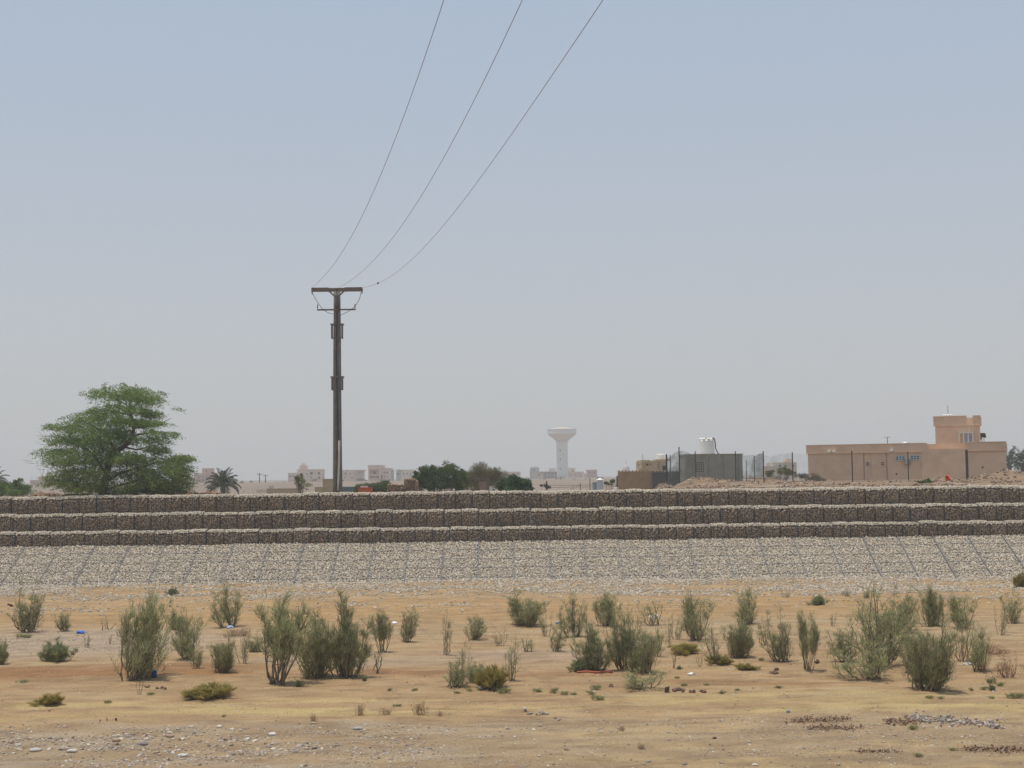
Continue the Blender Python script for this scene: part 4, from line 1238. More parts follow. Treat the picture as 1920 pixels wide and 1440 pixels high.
# metal tank and dark barrel
tk = W(1125, 915, 96); g = float(h_plain(tk.x, 96)); sT = 96 / FPX
t = thing('metal_tank', 'shiny corrugated metal tank with a white lid right of the thin posts', 'tank', (tk.x, 96, g))
zt = W(1125, 900.5, 96).z
pr = [(5.9 * sT, g - .1)]
for z in np.arange(g, zt, .06): pr += [(5.9 * sT, z), (6.1 * sT, z + .03)]
MB().lathe(pr + [(6.1 * sT, zt), (0.01, zt)], 28, (tk.x, 96, 0)).build('body', M_ALU, t, smooth=True)
MB().lathe([(6.7 * sT, zt), (6.7 * sT, zt + .05), (3.4 * sT, zt + .09), (2.2 * sT, zt + .14), (.01, zt + .15)], 28, (tk.x, 96, 0)).build('lid', M_WHITE, t, smooth=True)
q = W(1115.5, 915, 97.2); g2 = float(h_plain(q.x, 97.2)); zq = W(1115, 904, 97.2).z
t = thing('barrel', 'dark grey barrel close left of the shiny metal tank', 'barrel', (q.x, 97.2, g2))
MB().lathe([(.01, g2), (.17, g2), (.17, g2 + .1), (.18, g2 + .12), (.17, g2 + .14), (.17, zq - .02), (.15, zq), (.01, zq)], 20, (q.x, 97.2, 0)).build('body', M_BLUEG, t, smooth=True)
MB().lathe([(.178, zq - .06), (.178, zq - .03), (.172, zq - .02)], 20, (q.x, 97.2, 0)).build('rim', M_STEEL, t)
q = W(1151, 913, 90.5)
mb = MB(); g3 = float(h_plain(q.x, 90.5)); n = 60
stones(mb, np.stack([q.x + rng.normal(0, .12, n), 90.5 + rng.normal(0, .15, n), g3 + abs(rng.normal(0.05, .14, n))], 1), rng.uniform(.04, .08, n), np.array([(0.6, 0.58, 0.55), (.55, .55, .52)]), sub=1)
tag(mb.build('rubble_pile', M_STONE, loc=(q.x, 90.5, g3)), 'small white rubble pile at the foot of the barbed post', 'rubble', kind='stuff')

# fence with a rail left of the crenellated wall
f = thing('wire_fence', 'old wire fence of dark posts left of the crenellated wall', 'fence', (W(1090, 910, 100).x, 100, float(h_plain(W(1090, 910, 100).x, 100))))


def post(f, x, y0, Y, r, arms=False):
    q = W(x, y0, Y); g = float(h_plain(q.x, Y))
    o = MB().tube([(q.x, Y, g - .3), (q.x, Y, (g + q.z) / 2), (q.x, Y, q.z)], r, n=8).build('post', M_POST, f)
    if arms:
        mb = MB()
        for k in np.arange(.12, q.z - g - .1, .15): mb.tube([(q.x - .13, Y - .05, q.z - k - .05), (q.x + .13, Y - .05, q.z - k + .05)], .018, n=5)
        mb.build('barb_bracket', M_POST, o)


for x, y0, r, ar in ((1025, 902, .05, False), (1088, 906, .025, False), (1106, 898, .028, False), (1157, 892, .05, True)): post(f, x, y0, 100, r, ar)
mb = MB()
for yy in (910.5, 914):
    mb.tube([W(1025, yy, 100), W(1060, yy - .2, 100), W(1106, yy - 1, 100), W(1157, yy - 1.5, 100)], .012, n=4)
mb.build('rail_wire', M_RUST, f)

# crenellated walls
def cren(label, Y, x0, x1, ytop, m, pitch, n):
    h = House(label, Y, (x0 + x1) / 2, name='crenellated_wall', cat='wall', group='walls with toothed tops', drop=.4)
    h.block('wall_panel', m, x0, ytop + 2.6, x1, depth=.3)
    h.band('string_course', m, x0, ytop + 5.2, x1, ytop + 6, proud=.04, depth=.04)
    for k in range(n):
        a = x0 + k * pitch
        A, _ = h.xz(a, ytop); B, _ = h.xz(a + pitch * .55, ytop); zt = h.xz(a, ytop)[1]; zb = h.xz(a, ytop + 2.6)[1]
        mm = (A + B) / 2
        mb = MB()
        v = []
        for yy in (Y + .02, Y + .28): v += [(A, yy, zb), (B, yy, zb), (B, yy, zb + (zt - zb) * .6), (mm, yy, zt), (A, yy, zb + (zt - zb) * .6)]
        mb.add(v, tris=[(2, 3, 4), (7, 9, 8)], quads=[(0, 1, 2, 4), (5, 9, 7, 6), (1, 6, 7, 2), (2, 7, 8, 3), (3, 8, 9, 4), (4, 9, 5, 0)])
        mb.build('merlon', m, h.o)
    return h


M_CTAN = wm('sandy rendered wall', (0.36, 0.235, 0.13), gscale=.9)
M_CGRY = wm('dark grey rendered wall', (0.10, 0.09, 0.08), gscale=.9)
cren('sandy brown crenellated wall under the mosque dome', 140, 1159, 1223, 881.5, M_CTAN, 6.4, 10)
cren('dark grey crenellated wall joining the sandy one', 139.6, 1223.3, 1286, 882.5, M_CGRY, 6.3, 10)
h = House('sandy flat roofed house behind the crenellated walls', 175, 1225, drop=.5)
M_SAND = wm('sandy plaster', (0.48, 0.36, 0.21))
h.block('wall', M_SAND, *Z7(302, 306), Z7(525, 0)[0]); h.band('parapet', M_SAND, *Z7(300, 300), *Z7(380, 330), proud=.15, depth=6); h.block('stair_wall', M_SAND, *Z7(280, 375), Z7(303, 0)[0], dy=-1, depth=3)
h.block('roof_room', M_SAND, *Z7(430, 292), *Z7(560, 306), dy=1.5, depth=4)
h.window(*Z7(490, 352), *Z7(520, 392), m=M_SHADE); h.window(*Z7(345, 335), *Z7(362, 350))
h.block('scupper', M_BRN, *Z7(372, 335), *Z7(400, 341), dy=-.06, depth=.05)
h.block('drain_pipe', M_BRN, *Z7(452, 310), *Z7(457, 392), dy=-.08, depth=.07)
q = W(*Z7(312, 248), 176); MB().tube([(q.x, 176, q.z), (q.x + .05, 176, q.z - 3.2)], .03, n=5).build('antenna', M_STEEL, h.o)


def tank(label, Y, cx, y0, y1, rpx, gh=None, knobs=9):
    q = W(cx, y1, Y); z1 = W(cx, y0, Y).z; r = rpx * Y / FPX
    t = thing('water_tank', label, 'water tank', (q.x, Y, q.z))
    H = z1 - q.z
    pr = [(.01, q.z), (r, q.z)]
    for k in np.linspace(.08, .9, 7): pr += [(r, q.z + H * (k - .02)), (r * 1.004, q.z + H * k), (r, q.z + H * (k + .02))]
    MB().lathe(pr + [(r, q.z + H * .95), (r * .93, z1), (.01, z1 + r * .12)], 36, (q.x, Y, 0)).build('body', M_WHITE, t, smooth=True)
    mb = MB()
    for k in range(knobs):
        a = 2 * math.pi * k / knobs
        mb.lathe([(.01, z1 - .02), (r * .22, z1 - .02), (r * .24, z1 + r * .13), (r * .14, z1 + r * .26), (.01, z1 + r * .28)], 10, (q.x + r * .82 * math.cos(a), Y + r * .82 * math.sin(a), 0))
    mb.build('rim_lugs', M_WHITE, t, smooth=True)
    MB().lathe([(.01, z1 + .05), (r * .34, z1 + .05), (r * .34, z1 + r * .2), (r * .2, z1 + r * .3), (.01, z1 + r * .32)], 18, (q.x, Y, 0)).build('lid', M_STEEL if rpx > 10 else M_WHITE, t, smooth=True)
    return t, q, z1, r


tank('small white water tank on the sandy flat roofed house', 178, 1238.7, 853.5, 863, 7.6)
# grey concrete pump house
h = House('bare grey concrete hut with lattice block window', 124, 1338, name='concrete_hut', cat='hut', drop=.4)
a0, zt = h.xz(1284, 853.5); a1, _ = h.xz(1392, 852)
wl, wr = h.xz(1304.5, 866)[0], h.xz(1321, 866)[0]; wz1, wz0 = h.xz(1313, 865.5)[1], h.xz(1313, 886)[1]
mb = MB(); Y = 124; zb = h.zb
mb.box(a0, wl, Y, Y + .2, zb, zt); mb.box(wr, a1, Y, Y + .2, zb, zt); mb.box(wl, wr, Y, Y + .2, zb, wz0); mb.box(wl, wr, Y, Y + .2, wz1, zt)
mb.box(a0, a0 + .2, Y + .2, Y + 4, zb, zt); mb.box(a1 - .2, a1, Y + .2, Y + 4, zb, zt); mb.box(a0 + .2, a1 - .2, Y + 3.8, Y + 4, zb, zt)
mb.build('wall', M_CONC, h.o)
MB().box(a0 - .06, a1 + .06, Y - .06, Y + 4.06, zt, zt + .09).build('roof_slab', M_CONC, h.o)
mb = MB(); nb = 5
M_LATT = wm('pale lattice block', (0.42, 0.38, 0.32))
for k in range(nb):
    x = wl + (wr - wl) * k / (nb - 1); mb.box(x - .035, x + .035, Y - .02, Y + .10, wz0, wz1)
for k in range(6):
    z = wz0 + (wz1 - wz0) * k / 5; mb.box(wl - .03, wr + .03, Y - .035, Y + .09, z - .03, z + .03)
o = mb.build('window', M_LATT, h.o)
MB().box(wl, wr, Y + .5, Y + .55, wz0, wz1).build('backing', M_SHADE, o)
for px in (1328.5, 1356, 1384):
    x = h.xz(px, 860)[0]; MB().box(x - .012, x + .012, Y - .012, Y - .001, zb, zt - .01).build('joint', M_SHADE, h.o)
for px in (1297, 1326.5, 1348):
    x = h.xz(px, 855)[0]; MB().tube([(x, Y - .10, zt - .12), (x, Y - .001, zt - .12)], .04, n=8).build('light_fitting', M_WHITE, h.o)
t, q, z1, r = tank('tall white water tank with a black hose on the concrete hut', 126, 1325.3, 825, 851.3, 14.4)
t.location.z += 0  # stands on the slab
pts = [Z7(940, 100), Z7(958, 110), Z7(966, 150), Z7(968, 195), Z7(985, 230), Z7(1010, 258)]
c = np.array([W(a, b, 125.2) for a, b in pts]); tt = np.linspace(0, 5, 24)
c = np.stack([np.interp(tt, np.arange(6), c[:, k]) for k in range(3)], 1)
MB().tube(c, .045, n=8).build('hose', M_CABLE, t, smooth=True)

# fence with nets on the right
FY = 118.0
gq = W(1500, 905, FY)
f = thing('net_fence', 'fence of thin posts hung with sagging grey green netting', 'fence', (gq.x, FY, float(h_plain(gq.x, FY))))
for x, y0, r in ((1249.5, 852, .075), (1256.5, 853, .045), (1273, 838, .05), (1303.5, 846, .04), (1378.5, 846, .045), (1399, 863, .03), (1414, 854, .035), (1431, 846, .05), (1485.5, 848, .05), (1597, 845, .05), (1702, 847, .045), (1812, 843, .11)):
    post(f, x, y0, FY + (.6 if x in (1256.5, 1399, 1414) else 0), r)


def net(topline, ybot, alpha, col, yoff=0, amp=.12, Y=FY):
    xs = np.linspace(topline[0][0], topline[-1][0], 60)
    ty = np.interp(xs, [a for a, _ in topline], [b for _, b in topline])
    V = []
    rows = 10
    for k in range(rows):
        for x, y in zip(xs, ty):
            yy = y + (ybot - y) * k / (rows - 1)
            dy = amp * (2 * vnoise(np.array([x / 4.0]), np.array([k / 3.0]), 12)[0] - 1) + amp * math.sin(x / 3.1)
            q = W(x, yy, Y + yoff + dy); V.append((q.x, q.y, max(q.z, 4.9)))
    idx = np.arange(rows * 60).reshape(rows, 60)
    q = np.stack([idx[:-1, :-1], idx[:-1, 1:], idx[1:, 1:], idx[1:, :-1]], -1).reshape(-1, 4)
    MB().add(V, quads=q).build('netting', net_mat('shade net', col, alpha), f, smooth=True)


NC = (0.17, 0.19, 0.16)
net([(1249, 858), (1258, 857), (1263, 850), (1270, 846), (1280, 845), (1290, 848), (1296, 852), (1303, 850)], 908, .42, NC)
net([(1250, 882), (1262, 875), (1270, 862), (1276, 880), (1284, 890)], 908, .40, NC, yoff=-.3)
net([(1303, 850), (1330, 853.5), (1350, 853), (1378, 852)], 905, .12, NC)
net([(1378, 853), (1399, 854), (1414, 853), (1416, 856), (1422, 851), (1428, 849.5), (1432, 850)], 898, .34, NC)
net([(1404, 892), (1412, 858), (1418, 853), (1428, 850), (1432, 850)], 898, .40, NC, yoff=.35)
net([(1431, 853), (1445, 856), (1460, 852), (1475, 850.5), (1485, 850)], 900, .20, NC, amp=.2)
net([(1485, 850), (1500, 851), (1540, 851), (1597, 849)], 905, .10, NC)
net([(1597, 849), (1640, 849), (1702, 848), (1760, 847), (1812, 846)], 905, .07, NC)
# house behind the net
h = House('hazy beige house seen through the netting', 330, 1470, group=HG, drop=2)
h.block('wall', M_CREAM, *Z7(1480, 322), Z7(1698, 0)[0]); h.block('roof_room', M_PINK, *Z7(1605, 292), *Z7(1655, 330), dy=1, depth=4); h.band('roof_tank', M_WHITEP, *Z7(1575, 308), *Z7(1607, 320), dy=1, proud=0, depth=1.2)
h.block('front_wing', M_PINK, *Z7(1410, 355), Z7(1530, 0)[0], dy=-2, depth=4); h.block('wing_roof', M_WHITEP, *Z7(1490, 345), *Z7(1530, 355), dy=-2, depth=3)
for a in (1540, 1590, 1660): h.window(*Z7(a, 345), *Z7(a + 14, 362))

# ------------------------------------------------------------------ the tan house at the right
A = W(1516, 905, 152); B = W(1886, 905, 145)
ux = Vector((B.x - A.x, B.y - A.y, 0)); LEN = ux.length; ux.normalize(); uy = Vector((-ux.y, ux.x, 0))
if uy.y < 0: uy = -uy
gz = float(h_plain(A.x, 150))
th = thing('tan_house', 'long flat roofed tan house with a square roof tower', 'house', (A.x, A.y, gz))


def hit(px, py, d=0.0):
    """distance along the house front and height, on the plane d metres behind the front"""
    r = ray(px, py)
    o = A + uy * d
    den = r.x * uy.x + r.y * uy.y
    k = (o.x * uy.x + o.y * uy.y) / den
    return (r.x * k - A.x) * ux.x + (r.y * k - A.y) * ux.y, CAM_Z + r.z * k


def fb(mb, a0, a1, z0, z1, d0, d1):
    o = A + ux * a0 + uy * d0
    return mb.obox((o.x, o.y, z0), tuple(ux * (a1 - a0)), tuple(uy * (d1 - d0)), (0, 0, z1 - z0))


def h8(x, y, d=0.0): return hit(*Z8(x, y), d)


zt = h8(150, 330)[1]; zband = h8(150, 393)[1]
aL, aR = 0.0, LEN
aM0, aM1 = h8(1080, 360)[0], h8(1450, 350)[0]
aG0 = h8(1115, 310)[0]
zlow = h8(1090, 358)[1]
zb = gz - 1.0
mb = MB(); fb(mb, aL, aM0, zb, zband, 0, 12); fb(mb, aM1, aR, zb, zband, 0, 12); fb(mb, aM0, aM1, zb, zlow, -.10, 12); mb.build('wall', M_TAN, th)
mb = MB(); fb(mb, -.15, aG0, zband, zt, -.13, .15); fb(mb, aM1, aR + .15, zband, zt, -.13, .15)
fb(mb, -.15, .15, zband, zt, .151, 12.1); fb(mb, aR - .15, aR + .15, zband, zt, .151, 12.1); fb(mb, .151, aR - .151, zband, zt, 11.9, 12.1); mb.build('parapet', M_TAN, th)
mb = MB(); fb(mb, -.2, aG0 + .02, zt, zt + .07, -.2, .2); fb(mb, aM1 - .02, aR + .2, zt, zt + .07, -.2, .2); fb(mb, -.2, aM0 - .003, zband - .06, zband + .01, -.19, -.131); fb(mb, aM1 + .003, aR + .2, zband - .06, zband + .01, -.19, -.131); mb.build('cornice', M_TAN2, th)
mb = MB(); fb(mb, aG0 + .01, aM1 - .01, zlow + .002, zt - .05, 1.2, 1.4); fb(mb, aG0 + .002, aG0 + .2, zlow + .002, zt, .152, 1.19); fb(mb, aM1 - .2, aM1 - .002, zlow + .002, zt, .152, 1.19); mb.build('terrace_parapet', M_TAN, th)
fb(MB(), aL + .16, aR - .16, zband - .3, zband - .02, .152, 11.8)
# roof tower
TD = 3.0
t0, tz1 = h8(1190, 95, TD); t1, _ = h8(1548, 95, TD); tzb = h8(1190, 166, TD)[1]
n0, n1 = h8(1450, 100, TD)[0], h8(1500, 100, TD)[0]; nzt, nzb = h8(1450, 97, TD)[1], h8(1450, 158, TD)[1]
mb = MB(); fb(mb, t0, t1, zband - .2, tzb, TD, TD + 4.5); mb.build('tower', M_TAN, th)
mb = MB(); fb(mb, t0 - .16, n0, tzb, tz1, TD - .15, TD + .12); fb(mb, n1, t1 + .16, tzb, tz1, TD - .15, TD + .12)
fb(mb, t0 - .16, t0 + .1, tzb, tz1, TD + .121, TD + 4.6); fb(mb, t1 - .1, t1 + .16, tzb, tz1, TD + .121, TD + 4.6); fb(mb, t0 + .101, t1 - .101, tzb, tz1, TD + 4.4, TD + 4.6); mb.build('tower_parapet', M_TAN, th)
mb = MB(); fb(mb, t0 - .22, n0, tz1, tz1 + .06, TD - .21, TD + .16); fb(mb, n1, t1 + .22, tz1, tz1 + .06, TD - .21, TD + .16); fb(mb, t0 - .2, t1 + .2, tzb - .08, tzb - .003, TD - .2, TD + .05); mb.build('tower_cornice', M_TAN2, th)
# ladder up to the notch
mb = MB(); l0, l1 = h8(1472, 200, TD - .2)[0], h8(1500, 200, TD - .2)[0]
for a in (l0, l1): fb(mb, a - .025, a + .025, zband, nzb + .5, TD - .28, TD - .22)
for z in np.arange(zband + .2, nzb + .4, .28): fb(mb, l0 + .026, l1 - .026, z, z + .035, TD - .27, TD - .23)
mb.build('ladder', M_CREAM, th)
# white framed stairhead
c0, cz1 = h8(1388, 222, 1.8); c1, _ = h8(1500, 222, 1.8); cz0 = zband
mb = MB(); fb(mb, c0, c1, cz1 - .08, cz1, 1.8, 2.9)
for a in np.linspace(c0, c1, 4): fb(mb, a - .05, a + .05, cz0, cz1 - .081, 1.8, 1.9)
for z in np.linspace(cz0 + .25, cz1 - .3, 3): fb(mb, c0 + .4, c1, z, z + .03, 1.83, 1.87)
cage = mb.build('stairhead_frame', M_WHITEP, th)
mb = MB(); cm = c0 + (c1 - c0) * .36; fb(mb, cm, c1 - .06, cz0 + .05, cz1 - .15, 1.92, 1.96); mb.build('pane', mat('greyish glass', (.30, .33, .35), rough=.2, var=.1), cage)
# windows
def hw(x0, y0, x1, y1, frame=M_TAN2, split=1):
    a, z1 = h8(x0, y0); b, z0 = h8(x1, y1)
    mb = MB(); fb(mb, a, b, z0, z1, -.02, .1); o = mb.build('window', M_GLASS, th)
    mb = MB(); w_ = .07
    fb(mb, a - w_, b + w_, z1, z1 + w_, -.06, -.001); fb(mb, a - w_, b + w_, z0 - w_, z0, -.09, -.001); fb(mb, a - w_, a, z0, z1, -.06, -.001); fb(mb, b, b + w_, z0, z1, -.06, -.001)
    for k in range(1, split):
        c = a + (b - a) * k / split; fb(mb, c - .05, c + .05, z0, z1, -.05, -.021)
    zz = (z0 + z1) / 2; fb(mb, a, b, zz - .03, zz + .03, -.045, -.022)
    mb.build('frame', frame, o)


hw(628, 467, 655, 492); hw(750, 465, 777, 489)
hw(874, 419, 943, 445, M_FRAME, 3); hw(994, 415, 1063, 441, M_FRAME, 3)
a, z1 = h8(942, 445); b, z0 = h8(990, 486)
mb = MB(); fb(mb, a, b, z0, z1, -.45, -.01); ac = mb.build('air_conditioner', mat('dirty beige casing', (.20, .17, .13), var=.2, rough=.6), th)
mb = MB()
for z in np.linspace(z0 + .08, z1 - .1, 6): fb(mb, a + .06, b - .25, z, z + .04, -.48, -.451)
mb.build('grille', M_FRAME, ac)
for x, y in ((328, 375), (367, 375), (839, 365)):
    a, z = h8(x, y); mb = MB(); fb(mb, a - .17, a + .17, z - .09, z + .11, -.36, -.135); fb(mb, a - .05, a + .05, z - .2, z - .091, -.3, -.14); mb.build('flood_lamp', M_WHITE, th)
for x, y0 in ((608, 390), (665, 388), (795, 386)):
    a, z = h8(x, y0); mb = MB(); fb(mb, a - .03, a + .03, zb, z, -.06, -.001); mb.build('drain_pipe', M_TAN2 if x == 665 else M_BRN, th)
for x, y in ((1582, 508), (877, 562)):
    a, z = h8(x, y); mb = MB(); fb(mb, a - .09, a + .09, z - .1, z + .1, -.012, -.001); mb.build('vent', M_SHADE, th)
q = hit(*Z8(803, 310), 2.0); o = A + ux * q[0] + uy * 2.0
zz = hit(*Z8(803, 258), 2.0)[1]
mb = MB(); mb.tube([(o.x, o.y, zband), (o.x, o.y, zz)], .035, n=6); mb.tube([(o.x - .35, o.y, zz - .03), (o.x + .35, o.y, zz - .03)], .025, n=5)
for k in (-.3, -.1, .1, .3): mb.tube([(o.x + k, o.y - .2, zz - .03), (o.x + k, o.y + .2, zz - .03)], .012, n=4)
mb.build('antenna', M_STEEL, th)
q = hit(*Z8(950, 298), 4.0); o = A + ux * q[0] + uy * 4.0
MB().lathe([(.5, zt - .3), (.5, q[1] - .1), (.3, q[1]), (.01, q[1] + .03)], 20, (o.x, o.y, 0)).build('roof_vent', M_ALU, th, smooth=True)
# tank on the tower
q = hit(*Z8(1297, 92), TD + 2.2); o = A + ux * q[0] + uy * (TD + 2.2)
cxp, cyp = Z8(1297, 84)
t, q2, z1, r = tank('white lugged water tank top showing above the tan roof tower', o.y, cxp, 779, 790, 8.5)
MB().tube([(q2.x + .05, o.y, z1), (q2.x + .05, o.y, z1 + 1.1)], .03, n=5).build('mast', M_STEEL, t)

# ------------------------------------------------------------------ earth mounds and clods at the right
def mound(cx, Y, rx, ry, ypx, seed, k=1.0):
    c = W(cx, 900, Y); g = float(h_plain(c.x, Y)); hgt = W(cx, ypx, Y).z - g
    n = 70
    u = np.linspace(-1, 1, n); U, V = np.meshgrid(u, u)
    r = np.sqrt(U ** 2 + V ** 2)
    x = c.x + U * rx; y = Y + V * ry
    z = h_plain(x, y) - 0.12 + (hgt + .12) * np.clip(1 - r ** 1.6, 0, 1) * 0.78 * (0.45 + 1.0 * fbm(x / .9, y / .9, seed)) / 1.0
    z = np.where(r > 1, h_plain(x, y) - 0.2, z)
    col = np.array((0.235, 0.155, 0.095)) * (0.65 + 0.7 * fbm(x / .5, y / .5, seed + 3))[..., None]
    dk = sstep(.5, .62, fbm(x / .7, y / .45, seed + 5))[..., None]
    col = col * (1 - .45 * dk) + np.array((.12, .08, .055)) * .45 * dk
    idx = np.arange(n * n).reshape(n, n)
    q = np.stack([idx[:-1, :-1], idx[:-1, 1:], idx[1:, 1:], idx[1:, :-1]], -1).reshape(-1, 4)
    mb = MB(); mb.add(np.stack([x, y, z], -1).reshape(-1, 3), quads=q, col=col.reshape(-1, 3))
    m_ = 90
    a = rng.integers(8, n - 8, (m_, 2)); ok = r[a[:, 0], a[:, 1]] < .95
    a = a[ok]
    stones(mb, np.stack([x[a[:, 0], a[:, 1]], y[a[:, 0], a[:, 1]], z[a[:, 0], a[:, 1]] + .02], 1), rng.uniform(.04, .13, len(a)), np.array([(.25, .165, .105), (.28, .20, .14), (.17, .12, .085), (.34, .28, .22)]), sub=1)
    tag(mb.build('earth_mound', M_RUIN, loc=(c.x, Y, g), smooth=False), kind='structure')


mound(1312, 113, 2.6, 1.6, 889.5, 201); mound(1362, 110, 2.4, 1.3, 899, 203); mound(1242, 109, 1.0, .8, 900.5, 205)
mound(1430, 122, 3.4, 2.0, 895.5, 207); mound(1500, 112, 3.0, 1.3, 901, 209); mound(1895, 112, 3.4, 2.2, 876.5, 211); mound(1850, 110, 1.9, 1.4, 885, 213)
mound(1765, 108, 2.2, 1.2, 892.5, 215); mound(1660, 105, 2.5, 1.0, 903.5, 217)
mb = MB(); n = 2600
x = rng.uniform(8, 34, n); y = 83.6 + 13 * rng.random(n) ** 1.4
k = rng.random(n) < sstep(.42, .6, fbm(x / 2, y / 1.3, 221)) * sstep(8, 13, x)
x, y = x[k], y[k]
stones(mb, np.stack([x, y, h_plain(x, y) + .03], 1), .03 + .11 * rng.random(len(x)) ** 2, np.array([(.25, .16, .10), (.20, .13, .085), (.32, .22, .15), (.42, .36, .29), (.14, .09, .065)]), sub=0)
tag(mb.build('soil_clods', M_RUIN), 'brown soil clods and stones strewn between wall and fence', 'soil clods', kind='stuff')
# mounds under the acacia and at the left
mb = MB(); n = 900
x = rng.uniform(-30.5, -18, n); y = rng.uniform(83.4, 87, n)
k = rng.random(n) < sstep(.4, .6, fbm(x / 1.2, y / 1.2, 223)); x, y = x[k], y[k]
stones(mb, np.stack([x, y, h_plain(x, y) + .05 + .12 * rng.random(len(x))], 1), .04 + .12 * rng.random(len(x)) ** 2, np.array([(.30, .15, .08), (.24, .14, .09), (.36, .22, .13), (.18, .11, .08)]), sub=0)
tag(mb.build('soil_clods', M_RUIN), 'reddish soil clods lying under and beside the acacia', 'soil clods', kind='stuff')
mound(90, 128, 5.0, 2.2, 911, 231)
# orange scrap
q = W(1777, 903, 104); g = float(h_plain(q.x, 104)) + .15
mb = MB(); sO = 104 / FPX
uu = np.linspace(0, 1, 9); U, V = np.meshgrid(uu, uu)
X = q.x + (U - .5) * .36 * (1.2 - .6 * V) + .05 * np.sin(7 * V); Zz = g - .1 + V * .55 - .1 * U * V; Yy = 104 + .10 * np.sin(U * 9 + V * 5) + .06 * np.cos(V * 11)
idx = np.arange(81).reshape(9, 9); qd = np.stack([idx[:-1, :-1], idx[:-1, 1:], idx[1:, 1:], idx[1:, :-1]], -1).reshape(-1, 4)
mb.add(np.stack([X, Yy, Zz], -1).reshape(-1, 3), quads=qd)
mb.add(np.stack([X + .1, Yy + .12, Zz * .7 + g * .3], -1).reshape(-1, 3), quads=qd)
tag(mb.build('plastic_sheet', M_ORANGE, loc=(q.x, 104, g)), 'crumpled orange plastic sheet caught below the tan house', 'plastic sheet')

# sparse scrub and rubble on the far desert
n = 900
x = rng.uniform(-420, 420, n); y = rng.uniform(170, 620, n)
k = (np.abs(x) < y * .5) & (rng.random(n) < .25 + .75 * sstep(.45, .65, fbm(x / 40, y / 60, 301)))
x, y = x[k], y[k]
mb = MB()
for a, b in zip(x, y):
    m_ = 60; r_ = random.uniform(.4, 1.3)
    p = ball(m_) * np.array((r_, r_, r_ * .55)) + np.array((a, b, float(h_plain(a, b)) + r_ * .35))
    leaves(mb, p, rng.normal(size=(m_, 3)) + (0, 0, .6), rng.uniform(.25, .6, m_), .18, tint(m_, (.11, .105, .055), .7, 1.3, (.15, .12, .075), .4))
tag(mb.build('desert_scrub', M_BUSH), 'sparse dark scrub dotting the far desert plain', 'scrub', kind='stuff')
n = 2500
x = rng.uniform(-300, 300, n); y = rng.uniform(120, 480, n)
k = (np.abs(x) < y * .45) & (rng.random(n) < sstep(.45, .62, fbm(x / 25, y / 30, 303)))
x, y = x[k], y[k]
mb = MB(); stones(mb, np.stack([x, y, h_plain(x, y) + .1], 1), .15 + .6 * rng.random(len(x)) ** 3, np.array([(.22, .16, .12), (.28, .21, .155), (.17, .125, .10), (.33, .27, .21)]), sub=0, flat=(.4, .7))
tag(mb.build('desert_rubble', M_RUIN), 'rubble and low rock strewn over the far desert plain', 'rubble', kind='stuff')
# ------------------------------------------------------------------ shrubs on the riverbed
M_SHRUB = mat('grey green shrub twigs', attr=True, var=0.15, scale=3, rough=0.8, transl=0.35, objvar=0.12)
M_STEM = mat('shrub stem', (0.19, 0.145, 0.10), var=0.3, scale=8, rough=0.95)
M_RSTEM = mat('dry red stem', (0.20, 0.105, 0.06), var=0.3, scale=8, rough=0.95)


def spikes(mb, p, d, ln, wd, col):
    """thin pointed twiglets, one triangle each"""
    n = len(p); d = unit(d); s = unit(np.cross(d, rng.normal(size=(n, 3))))
    ln = np.broadcast_to(ln, (n,))[:, None]; wd = np.broadcast_to(wd, (n,))[:, None]
    v = np.stack([p - s * wd * .5, p + s * wd * .5, p + d * ln], 1)
    mb.add(v.reshape(-1, 3), tris=np.arange(3 * n).reshape(n, 3), col=np.repeat(col, 3, 0))


def shrub_parts(ns, spread, clear, sides, per, ln=(0.05, 0.125), wd=0.0066, col=(0.125, 0.135, 0.075), alt=(0.16, 0.155, 0.09), up=0.85, hmin=0.5, stemr=0.011, lean=0.0, base=0.05, dome=0.35, bend=0.6):
    st = MB(); fo = MB()
    for i in range(ns):
        u = rng.random() ** 0.6
        az = rng.uniform(0, 2 * np.pi)
        R = spread * u
        h = (1 - dome * u) * rng.uniform(hmin, 1.0)
        t = np.linspace(0, 1, 9)
        wob = np.cumsum(rng.normal(0, 0.011, (9, 2)), 0)
        b0 = rng.normal(0, base, 2)
        x = b0[0] + R * np.cos(az) * t ** bend + wob[:, 0] + lean * t; y = b0[1] + R * np.sin(az) * t ** bend + wob[:, 1]
        P = np.stack([x, y, -0.03 + (h + .03) * t], 1)
        st.tube(P, np.linspace(stemr, stemr * 0.2, 9) * rng.uniform(.7, 1.2), n=4, caps=False)
        for _ in range(sides):
            tt = clear + (1 - clear) * rng.random() ** 0.8
            p = np.array([np.interp(tt, t, P[:, k]) for k in range(3)])
            a2 = rng.uniform(0, 2 * np.pi)
            L = rng.uniform(0.08, 0.22) * (1.15 - 0.6 * tt) * (0.5 + spread)
            q = p + np.array((np.cos(a2) * L, np.sin(a2) * L, L * rng.uniform(0.2, 1.2)))
            if rng.random() < .5: st.tube([p, (p + q) / 2 + np.array((0, 0, -.01)), q], [stemr * .35, stemr * .25, stemr * .12], n=3, caps=False)
            s_ = rng.uniform(0.15, 1.05, per)[:, None]
            pos = p + (q - p) * s_ + rng.normal(0, 0.014, (per, 3))
            pos[:, 2] = np.maximum(pos[:, 2], 0.005)
            d = np.array((np.cos(a2) * .35, np.sin(a2) * .35, up)) + rng.normal(0, 0.34, (per, 3))
            c = tint(1, col, .75, 1.25, alt, .35)[0] * rng.uniform(.75, 1.25, (per, 1))
            spikes(fo, pos, d, rng.uniform(ln[0], ln[1], per), wd * rng.uniform(.7, 1.4, per), c)
    return st, fo


